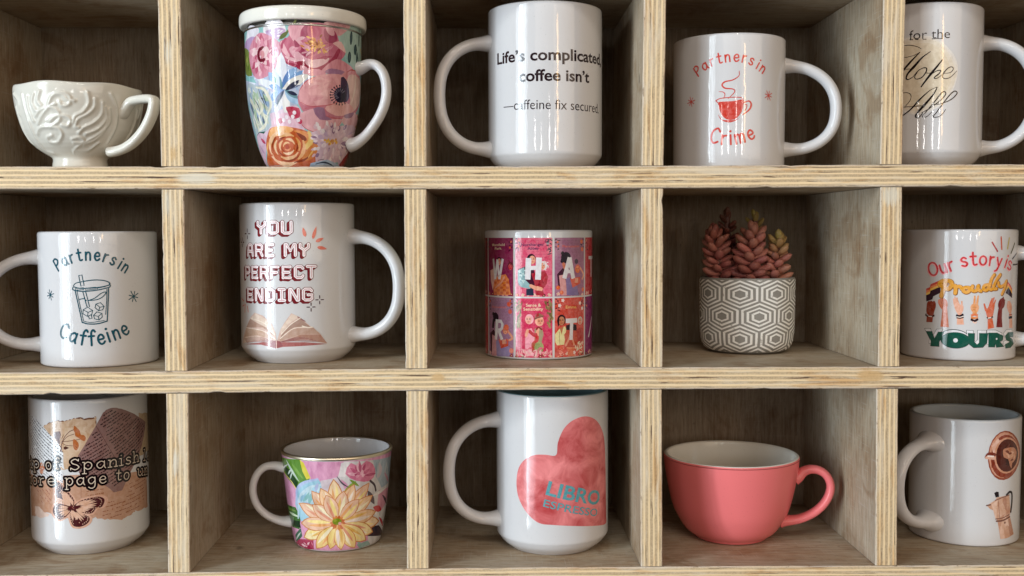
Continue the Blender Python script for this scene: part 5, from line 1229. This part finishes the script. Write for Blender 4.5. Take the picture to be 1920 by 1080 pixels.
# ================================================================== BOTTOM ROW
# --- sip of Spanish
g = Mug('coffee_mug', 'tall white mug with torn newsprint, a butterfly and typewriter lettering about Spanish', 'mug', -.3205, .0800, floor_at(2, -.3205), .1187, straight(.0433, .1187, .0088, .0110), M_white, group='printed white mugs')
g.handle(arch(.0433, .0945, .0190, .0785, 2.3), 172, .0062, .0045)
S1 = (40, 750, 7.68); S2 = (40, 880, 7.68)
P = Print(g, *S1); m = lambda v: mm(P, v); rn = P.seed
pu = lambda pts, o: (setattr(P, 'o', o), [P.uv(*p) for p in pts])[1]
def torn(q, amp=.0005, n=6):
    out = []
    for i in range(len(q)):
        a, b = q[i], q[(i+1) % len(q)]
        for k in range(n): p = lerp2(a, b, k/n); out.append((p[0]+rn.uniform(-amp, amp), p[1]+rn.uniform(-amp, amp)))
    return out
# brown old paper, lower sheets
low = pu([(130, 20), (1000, 60), (1800, 0), (1815, 540), (1640, 600), (1580, 660), (1440, 720), (1230, 720), (1060, 695), (820, 760), (640, 700), (400, 630), (240, 600), (200, 690), (150, 660)], S2)
P.poly(torn(low, .0007, 5), (198, 152, 126), raw=True)
P.poly(torn(pu([(200, 530), (260, 540), (340, 620), (420, 640), (380, 680), (280, 700), (200, 650)], S2), .0003, 4), (232, 205, 192), raw=True)
up = pu([(320, 380), (420, 330), (520, 300), (620, 318), (720, 280), (860, 262), (900, 285), (1040, 265), (1075, 235), (1070, 380), (900, 700), (820, 1000), (560, 1000), (560, 700), (440, 560)], S1)
P.poly(torn([(u, v+.0005) for u, v in up], .0006, 5), (120, 78, 58), raw=True); P.poly(torn(up, .0005, 5), (206, 172, 142), raw=True); dabs(P, up, 90, .006, [(214, 184, 156), (196, 160, 128), (208, 176, 146)], 1.2, raw=True)
P.poly(pu([(620, 400), (900, 380), (840, 700), (700, 900), (610, 860)], S1), (212, 182, 154), raw=True)
rt = pu([(1690, 190), (1830, 175), (1830, 700), (1700, 800)], S1); P.poly(torn(rt, .0006, 5), (196, 170, 140), raw=True)
lw_ = pu([(105, 180), (170, 220), (330, 400), (520, 600), (600, 760), (620, 1000), (500, 900), (110, 830)], S1); P.poly(torn(lw_, .0003, 4), (226, 228, 232), raw=True); newsprint(P, lw_, -.62, .00225, (66, 66, 72), .00062, .93)
lw2 = pu([(140, 0), (600, 40), (600, 200), (420, 150), (140, 60)], S2); P.poly(lw2, (224, 222, 226), raw=True); newsprint(P, lw2, -.55, .002, (66, 60, 66), .0005)
dabs(P, pu([(240, 880), (330, 880), (330, 1060), (240, 1060)], S1), 30, .003, [(206, 120, 84), (222, 150, 116)], raw=True)
news = pu([(1240, 130), (1330, 108), (1440, 125), (1620, 200), (1785, 320), (1770, 480), (1700, 760), (1560, 1050), (1450, 1300), (1330, 1330), (1240, 1250), (830, 1050), (820, 800), (960, 560), (1180, 180)], S1)
P.poly(torn(news, .0002, 3), (146, 110, 106), raw=True); dabs(P, news, 60, .009, [(156, 120, 114), (136, 100, 96), (150, 114, 110)], .6, raw=True)
nl = pu([(1090, 400), (1340, 830), (1440, 1250), (1240, 1230), (840, 1000), (850, 800), (980, 560)], S1); nr_ = pu([(1120, 350), (1200, 190), (1330, 130), (1620, 220), (1770, 340), (1690, 760), (1540, 1050), (1420, 1000), (1370, 810)], S1)
newsprint(P, nl, .50, .00235, (66, 38, 38), .0008, .94); newsprint(P, nr_, .50, .00235, (62, 36, 36), .0008, .94)
P.stroke(pu([(1075, 370), (1200, 580), (1345, 830)], S1), .0003, (80, 48, 48), raw=True)
P.o = S2; m = lambda v: mm(P, v)
rl = pu([(900, 300), (1240, 330), (1500, 500), (1800, 100), (1790, 480), (1560, 640), (1240, 700), (1040, 680), (1180, 420)], S2)
rl2 = pu([(1540, 150), (1800, 90), (1760, 460), (1600, 620), (1250, 700), (1060, 680), (1200, 560), (1240, 430), (1480, 460)], S2); newsprint(P, rl2, .12, .0029, (150, 92, 66), .0006, .8)
for y, s_ in ((300, 'AA'), (360, 'V')): newsprint(P, pu([(915, y-20), (1230, y-40), (1230, y+20), (915, y+30)], S2), .06, .004, (150, 96, 72), .0006, 1.)
newsprint(P, pu([(220, 260), (460, 250), (440, 560), (300, 480), (220, 330)], S2), -.75, .0026, (150, 84, 76), .0004, .6)
P.stroke(pu([(860, 280), (860, 410)], S2), .0003, (150, 96, 76), raw=True)
P.stroke(pu([(1795, 140), (1800, 500)], S2), .0005, (150, 90, 70), raw=True)
# dried flowers
P.o = S1; m = lambda v: mm(P, v); BR = (96, 50, 40)
P.poly([(455, 530), (480, 460), (560, 450), (572, 500), (556, 560), (560, 630), (540, 640), (505, 570)], (88, 38, 34)); P.poly([(610, 680), (640, 665), (690, 690), (640, 715), (612, 712)], (84, 48, 38)); P.stroke([(575, 740), (580, 640), (620, 540), (690, 460), (750, 430)], m(9), BR); P.stroke([(580, 620), (660, 530), (760, 490)], m(7), BR); P.stroke([(580, 600), (700, 590), (840, 565)], m(7), BR); P.stroke([(580, 610), (640, 650), (740, 660)], m(7), BR); P.stroke([(570, 580), (600, 520), (606, 500)], m(6), BR); P.stroke([(545, 650), (580, 690), (560, 740)], m(14), BR)
for pg in ([(752, 430), (762, 370), (800, 400), (840, 440), (858, 500), (900, 505), (930, 545), (910, 590), (860, 575), (830, 550), (780, 520), (770, 470)], [(744, 590), (760, 562), (800, 590), (828, 640), (820, 690), (790, 726), (752, 690)]): P.poly(pg, (182, 102, 50), smooth=3); dabs(P, pg, 22, m(50), [(206, 128, 66), (150, 76, 40), (190, 108, 56)])
# butterfly with its pale cut edge
P.o = S2; m = lambda v: mm(P, v); HA = (222, 172, 148); BF = (78, 30, 34)
wings = [[(740, 540), (660, 470), (560, 420), (510, 400), (500, 280), (530, 180), (600, 240), (680, 330), (760, 440)], [(740, 550), (660, 520), (520, 490), (460, 560), (465, 640), (540, 720), (620, 700), (700, 620)], [(750, 540), (800, 490), (880, 440), (1040, 400), (1140, 395), (1200, 440), (1160, 540), (1080, 560), (1020, 630), (900, 630), (800, 580)], [(740, 570), (800, 590), (900, 640), (980, 690), (970, 760), (880, 820), (760, 820), (710, 730), (700, 650)]]
for wg in wings:
    cx = sum(p[0] for p in wg)/len(wg); cy = sum(p[1] for p in wg)/len(wg)
    P.poly([(cx+(x-cx)*1.22+(0), cy+(y-cy)*1.2) for x, y in wg], HA, smooth=3)
for wg in wings: P.poly(wg, BF, smooth=3)
for wg in wings:   # pale cells between the veins
    b0 = (738, 555); far = sorted([p for p in wg if math.dist(p, b0) > 90], key=lambda p: atan2(p[1]-b0[1], p[0]-b0[0]+.01) if b0[0]-p[0] < 0 else atan2(p[1]-b0[1], -(p[0]-b0[0])))
    for a_, b_ in zip(far, far[1:]):
        if math.dist(a_, b_) < 15: continue
        for f_ in (.3, .7):
            e = lerp2(a_, b_, f_); P.leaf(lerp2(b0, e, .24), lerp2(b0, e, .80), m(max(12, math.dist(a_, b_)*.20)), (226, 180, 154))
        for f_ in (.2, .5, .8): e = lerp2(b0, lerp2(a_, b_, f_), .92); P.disk(P.uv(*e), m(7), (220, 174, 150), 7)
P.stroke([(715, 535), (745, 560), (770, 575)], m(34), BF); P.stroke([(730, 540), (760, 570)], m(10), (150, 84, 74)); P.stroke([(760, 520), (830, 470)], m(6), BF)
# lettering with black surround
for tx, pth, o_, sl in (('sip of Spanish le', [(60, 985), (190, 970), (310, 985), (540, 985), (700, 1005), (870, 1005), (1040, 985), (1200, 962), (1400, 935), (1560, 905), (1690, 880), (1830, 850), (1900, 840)], S1, 0),):
    q = pu([(112, 966), (1000, 990), (1800, 880)], o_)
def typed(words, passes, xh):
    for wd_, a_, b_, o_ in words:
        P.o = o_; p0, p1 = P.uv(*a_), P.uv(*b_)
        P.glyphs(wd_, p0, p1, xh, 0, None, raw=True, slab=True, space=.34, passes=passes, capk=.96)
XH = .0053
words = [('sip', (112, 966), (268, 975), S1), ('of', (356, 1000), (552, 990), S1), ('Spanish', (700, 1005), (1688, 882), S1), ('le', (1762, 872), (1830, 850), S1), ('more', (118, 180), (490, 228), S2), ('page', (640, 228), (1220, 192), S2), ('to', (1360, 158), (1552, 138), S2), ('un', (1672, 96), (1812, 70), S2)]
typed(words, [(.0039, (22, 10, 14), 0, 0)], XH); typed(words, [(.00062, (232, 212, 192), 0, 0)], XH)
P.build('printed_collage', M_print, .88)

# --- small painted cup with a cream dahlia
FP = [(.0300, 0.), (.0325, .0007), (.0336, .0030), (.0351, .0092), (.0383, .0300), (.0408, .0520), (.0424, .0715), (.0426, .0732)]
sc_ = Mug('tea_mug', 'small painted mug with a big cream dahlia on pink and a thin gilt rim', 'mug', -.1272, .0739, floor_at(2, -.127), .0737, smooth_prof(FP, 1), M_white, wall=.0026)
sc_.handle([(.0385, .0600), (.0425, .0605), (.0480, .0618), (.0545, .0612), (.0600, .0570), (.0635, .0495), (.0640, .0410), (.0612, .0320), (.0555, .0250), (.0485, .0205), (.0420, .0182), (.0355, .0175)], -77, .0046, .0029)
F1 = (440, 790, 3.856); P = Print(sc_, *F1); m = lambda v: mm(P, v); R0 = P.R0(); rn = P.seed; Hc = .0712
P.poly([(-pi*R0*.995, .0016), (-pi*R0*.4, .0016), (pi*R0*.4, .0016), (pi*R0*.995, .0016), (pi*R0*.995, Hc), (0, Hc), (-pi*R0*.995, Hc)], (222, 156, 190), raw=True)
for sgn in (-1, 1):
    for k in range(5): blossom(P, (sgn*rn.uniform(1.5, 2.8)*R0, .012+.0115*k), rn.uniform(.010, .014), rn.choice([[(244, 214, 160), (238, 190, 130), (246, 226, 190)], [(200, 90, 130), (226, 140, 170), (180, 60, 100)], [(190, 205, 215), (220, 225, 228)]]))
P.poly([(340, 252), (470, 275), (545, 400), (540, 430), (450, 490), (400, 430), (350, 340)], (96, 144, 54)); P.poly([(470, 275), (500, 300), (550, 410), (520, 420), (490, 360)], (222, 206, 60)); P.poly([(350, 300), (400, 350), (460, 440), (450, 485), (400, 430)], (38, 74, 40)); P.leaf((370, 270), (470, 440), m(22), (200, 216, 200)); P.leaf((350, 340), (390, 310), m(12), (224, 230, 222)); P.leaf((385, 385), (415, 340), m(14), (206, 220, 210)); P.leaf((410, 300), (500, 420), m(26), (120, 166, 66)); P.leaf((400, 420), (420, 360), m(14), (190, 210, 196))
P.stroke([(352, 350), (400, 420), (448, 490)], m(8), (230, 214, 110))
P.poly([(375, 590), (440, 620), (480, 690), (470, 780), (400, 740), (385, 660)], (60, 110, 46)); P.poly([(400, 700), (470, 720), (480, 770), (420, 750)], (24, 56, 34)); P.leaf((395, 650), (470, 690), m(18), (206, 226, 190)); P.leaf((380, 610), (450, 650), m(20), (110, 150, 60)); P.poly([(440, 820), (480, 770), (490, 830), (455, 890)], (70, 110, 90)); P.leaf((445, 860), (480, 800), m(14), (210, 224, 210))
P.poly([(445, 490), (500, 440), (600, 410), (640, 470), (640, 640), (560, 720), (480, 720), (440, 600)], (158, 202, 222)); P.stroke([(452, 600), (450, 500), (500, 445), (600, 418)], m(26), (176, 192, 228), taper=(.5, .5)); P.stroke([(460, 700), (470, 560), (540, 480), (620, 460)], m(28), (196, 218, 230), taper=(.4, .4)); dabs(P, [(450, 500), (620, 430), (640, 640), (480, 700)], 30, m(100), [(150, 192, 214), (190, 216, 226), (176, 186, 222), (140, 190, 190)], .9)
P.poly([(620, 430), (760, 400), (800, 500), (700, 560), (640, 540)], (216, 200, 208)); P.poly([(790, 290), (1000, 280), (1140, 250), (1125, 480), (1090, 650), (1070, 880), (960, 900), (940, 600), (800, 440), (745, 400)], (214, 210, 212)); P.poly([(1000, 280), (1140, 240), (1120, 420), (1060, 480), (1020, 400)], (168, 184, 198)); dabs(P, [(1000, 290), (1130, 260), (1110, 460), (1030, 420)], 26, m(90), [(150, 168, 186), (190, 200, 208), (206, 190, 200)], 1.4)
P.poly([(770, 300), (830, 290), (800, 400), (750, 400)], (232, 226, 228)); c0 = (910, 360)
P.poly([(800, 380), (840, 300), (900, 330), (950, 285), (1000, 310), (1016, 370), (980, 430), (880, 430)], (216, 120, 154), smooth=2)
for i in range(34): a = rn.uniform(-2.9, -.2); q = rn.uniform(30, 110); P.leaf((c0[0]+q*.3*cos(a), c0[1]+40+q*.3*sin(a)), (c0[0]+q*1.05*cos(a), c0[1]+50+q*1.15*sin(a)), m(22), rn.choice([(226, 150, 176), (196, 84, 126), (236, 176, 194), (180, 66, 110)]))
P.leaf((790, 510), (880, 430), m(26), (150, 178, 70)); P.leaf((830, 420), (900, 470), m(20), (128, 160, 60)); P.stroke([(980, 430), (1010, 460), (1020, 500)], m(16), (74, 62, 70)); P.stroke([(740, 400), (780, 450), (830, 480)], m(12), (90, 80, 92), taper=(.3, .3))
P.poly([(1040, 500), (1110, 470), (1100, 560), (1060, 640), (1030, 600)], (216, 150, 170)); P.leaf((1000, 620), (1060, 640), m(46), (206, 40, 52)); P.leaf((1010, 650), (1050, 700), m(30), (238, 232, 228)); P.leaf((1060, 760), (1085, 680), m(24), (40, 36, 60)); P.poly([(940, 760), (1040, 750), (1060, 820), (960, 830)], (60, 38, 54)); P.leaf((960, 500), (1010, 600), m(40), (98, 84, 92)); P.leaf((990, 540), (1090, 480), m(22), (236, 228, 226))
for (x, y, cl) in ((1085, 560, (90, 70, 84)), (1100, 400, (206, 150, 170)), (1020, 770, (30, 30, 54)), (1060, 720, (196, 40, 60)), (900, 880, (150, 180, 170))): P.leaf((x-20, y-30), (x+10, y+40), m(24), cl)
P.poly([(455, 900), (470, 850), (570, 850), (575, 925)], (176, 44, 84)); dabs(P, [(455, 890), (480, 855), (570, 860), (570, 920)], 24, m(40), [(226, 120, 150), (150, 24, 60), (240, 190, 200)]); P.poly([(880, 890), (960, 860), (980, 890), (900, 915)], (150, 180, 176))
# dahlia petals, outer ring first
CT = (745, 735); D_ = [(463, 590), (555, 500), (620, 480), (715, 415), (865, 450), (975, 440), (1000, 530), (1022, 650), (1045, 720), (1000, 800), (950, 860), (870, 915), (770, 930), (690, 925), (590, 920), (500, 840), (480, 735), (560, 600), (660, 530), (790, 500), (900, 560)]
order = sorted(range(len(D_)), key=lambda i: -math.dist(D_[i], CT))
for i in order:
    e = D_[i]; b0 = lerp2(CT, e, .06); wd = 92 if math.dist(e, CT) > 215 else 78
    low_ = e[1] > 760; base = rn.choice([(244, 218, 150), (246, 226, 170), (240, 206, 130)]) if low_ else rn.choice([(240, 196, 150), (236, 190, 160), (244, 212, 170)])
    P.leaf(b0, e, m(wd*1.12), (206, 126, 54), sharp=.58); P.leaf(b0, lerp2(CT, e, .97), m(wd), base, sharp=.58)
    nx, ny = -(e[1]-CT[1]), e[0]-CT[0]; l = math.hypot(nx, ny); nx /= l; ny /= l
    P.leaf((b0[0]+nx*8, b0[1]+ny*8), (lerp2(CT, e, .86)[0]+nx*16, lerp2(CT, e, .86)[1]+ny*16), m(26), rn.choice([(250, 236, 200), (246, 228, 214), (248, 222, 140)]), sharp=.58); P.leaf((b0[0]-nx*10, b0[1]-ny*10), (lerp2(CT, e, .8)[0]-nx*15, lerp2(CT, e, .8)[1]-ny*15), m(20), rn.choice([(234, 164, 96), (226, 150, 120), (230, 180, 90)]), sharp=.58)
    if rn.random() < .5: P.stroke([lerp2(CT, e, .2), lerp2(CT, e, .9)], m(7), (244, 232, 214), taper=(.3, .2))
for i in range(14): a = 6.28*i/14; P.leaf((CT[0]+10*cos(a), CT[1]+10*sin(a)), (CT[0]+60*cos(a), CT[1]+58*sin(a)), m(22), rn.choice([(206, 104, 44), (226, 140, 70), (240, 180, 120), (214, 120, 60)]))
P.disk(P.uv(740, 725), m(34), (132, 148, 40), 12, m(24)); P.disk(P.uv(760, 738), m(12), (226, 160, 150), 8); P.disk(P.uv(726, 716), m(12), (160, 170, 60), 8)
P.build('floral_painting', M_paint, .88)
M_gilt = N('gilt_rim').out((.80, .71, .54), .34, .5, 1.)
lathe('gilt_rim', [(.04265+.0001, .0716), (.0429, .0722), (.0429, .0731), (.0423, .0740), (.0413, .07405), (.0405, .0735), (.0405, .0728)], M_gilt, sc_.root)

# --- heart mug
g = Mug('coffee_mug', 'tall white mug with a tilted watercolour pink heart and blue shop lettering', 'mug', .0402, .0615, floor_at(2, .040), .1205, straight(.0430, .1205, .0088, .0110), M_white, ceramic('sea_blue_glaze', (.26, .42, .47)), group='printed white mugs')
g.handle(arch(.0430, .0975, .0215, .0795, 2.3, skew=-.001), -80, .0062, .0045)
P = Print(g, 800, 710, 2.919); m = lambda v: mm(P, v)
hp = [(708, 418), (718, 350), (750, 275), (800, 228), (865, 206), (920, 222), (955, 270), (972, 340), (978, 480), (980, 640), (981, 745), (979, 792), (900, 806), (800, 806), (700, 801), (615, 790), (550, 735), (505, 655), (492, 575), (502, 495), (535, 445), (590, 418), (650, 416)]
# the heart is whole: its right lobe edge runs on round the wall
P.poly(hp, (214, 104, 106), smooth=5)
P.build('heart_print', M_water)
P = Print(g, 800, 710, 2.919); BL = (92, 158, 168)
P.font('LIBRO', (650, 632), (940, 690), BL, mm(P, 74), bold=.024); P.font('ESPRESSO', (636, 698), (930, 753), BL, mm(P, 40), bold=.010)
P.build('printed_lettering', M_print, off=.00022)

# --- coral cup
CP = [(.0265, 0.), (.0283, .0006), (.0290, .0020), (.0342, .0052), (.0378, .0095), (.0410, .0150), (.0440, .0205), (.0463, .0270), (.0489, .0380), (.0506, .0470), (.0520, .0560), (.0527, .0630), (.0528, .0650)]
g = Mug('cappuccino_cup', 'wide coral pink cappuccino cup with a cream inside and curled handle', 'cup', .1828, .0784, floor_at(2, .1828), .0660, smooth_prof(CP, 1), M_coral, M_ivory, wall=.0036)
g.handle([(.0490, .0470), (.0520, .0490), (.0560, .0528), (.0615, .0548), (.0680, .0540), (.0735, .0500), (.0765, .0430), (.0755, .0350), (.0710, .0270), (.0640, .0205), (.0560, .0162), (.0490, .0142), (.0410, .0135), (.038, .0130)], 80, .0054, .0032, flat=2.4)

# --- moka pot mug
g = Mug('coffee_mug', 'white mug with a moka pot and a coffee cup seen from above, handle turned forward', 'mug', .3718, .0838, floor_at(2, .372), .0978, straight(.0413, .0978, taper=.0003), M_white, ceramic('pale_grey_glaze', (.60, .64, .66)), group='printed white mugs')
g.handle(arch(.0413, .0775, .0150, .0760, 2.25, skew=-.001), -62, .0062, .0045, flare=.7)
P = Print(g, 1640, 710, 2.919); m = lambda v: mm(P, v)
def oval(cx, cy, rx, ry, cl, rot=0., n=22): return P.poly([(cx+rx*cos(a)*cos(rot)-ry*sin(a)*sin(rot), cy+rx*cos(a)*sin(rot)+ry*sin(a)*cos(rot)) for a in [2*pi*i/n for i in range(n)]], cl)
oval(708, 420, 88, 136, (150, 74, 50), .12); oval(706, 418, 80, 126, (206, 146, 120), .12); oval(712, 424, 76, 118, (142, 62, 42), .12); dabs(P, [(640, 330), (760, 300), (790, 440), (740, 540), (640, 500)], 50, m(70), [(170, 92, 66), (222, 176, 156), (126, 52, 36)], 1.2)
oval(722, 420, 68, 100, (206, 146, 116), .1); oval(724, 420, 60, 90, (84, 34, 26), .1); dabs(P, [(680, 350), (760, 350), (770, 480), (700, 490)], 40, m(50), [(70, 26, 20), (104, 46, 34), (56, 22, 18)], .9)
P.poly([(702, 392), (720, 380), (760, 376), (776, 400), (770, 440), (752, 462), (748, 492), (738, 470), (730, 440), (706, 430)], (190, 128, 98), smooth=2); dabs(P, [(706, 390), (770, 385), (768, 440), (735, 470)], 24, m(26), [(222, 170, 140), (120, 60, 44), (206, 150, 120)])
P.stroke([(612, 430), (625, 414), (655, 416)], m(18), (120, 50, 36)); P.stroke([(612, 432), (655, 436)], m(14), (214, 160, 136)); P.stroke([(620, 424), (650, 426)], m(8), (236, 214, 204))
P.poly([(612, 694), (660, 664), (668, 650), (700, 644), (736, 634), (742, 720), (736, 742), (760, 850), (725, 872), (688, 878), (672, 782), (650, 722), (630, 712)], (206, 160, 134)); P.poly([(640, 690), (672, 664), (664, 780), (650, 722)], (224, 186, 164)); P.poly([(700, 650), (720, 640), (724, 744), (706, 752)], (186, 136, 112)); P.poly([(676, 790), (700, 784), (712, 874), (690, 878)], (222, 182, 160)); P.poly([(724, 772), (742, 764), (758, 848), (740, 862)], (184, 134, 110)); dabs(P, [(650, 680), (735, 650), (755, 845), (690, 870)], 26, m(60), [(214, 172, 148), (196, 146, 122), (226, 188, 168)], 1.5)
P.poly([(654, 626), (666, 618), (678, 620), (680, 646), (662, 650)], (40, 32, 34)); P.stroke([(722, 636), (738, 620), (750, 628), (750, 680), (744, 728)], m(12), (48, 40, 42)); P.stroke([(666, 780), (700, 776), (738, 756)], m(8), (120, 78, 66)); P.stroke([(662, 768), (700, 762), (734, 744)], m(5), (130, 88, 74)); P.stroke([(660, 666), (700, 650), (736, 636)], m(5), (130, 90, 76)); P.stroke([(612, 694), (634, 690)], m(6), (96, 64, 58)); P.stroke([(676, 668), (684, 764)], m(3), (150, 104, 88)); P.disk(P.uv(712, 788), m(6), (130, 88, 74), 8)
P.build('printed_coffee_pots', M_print)
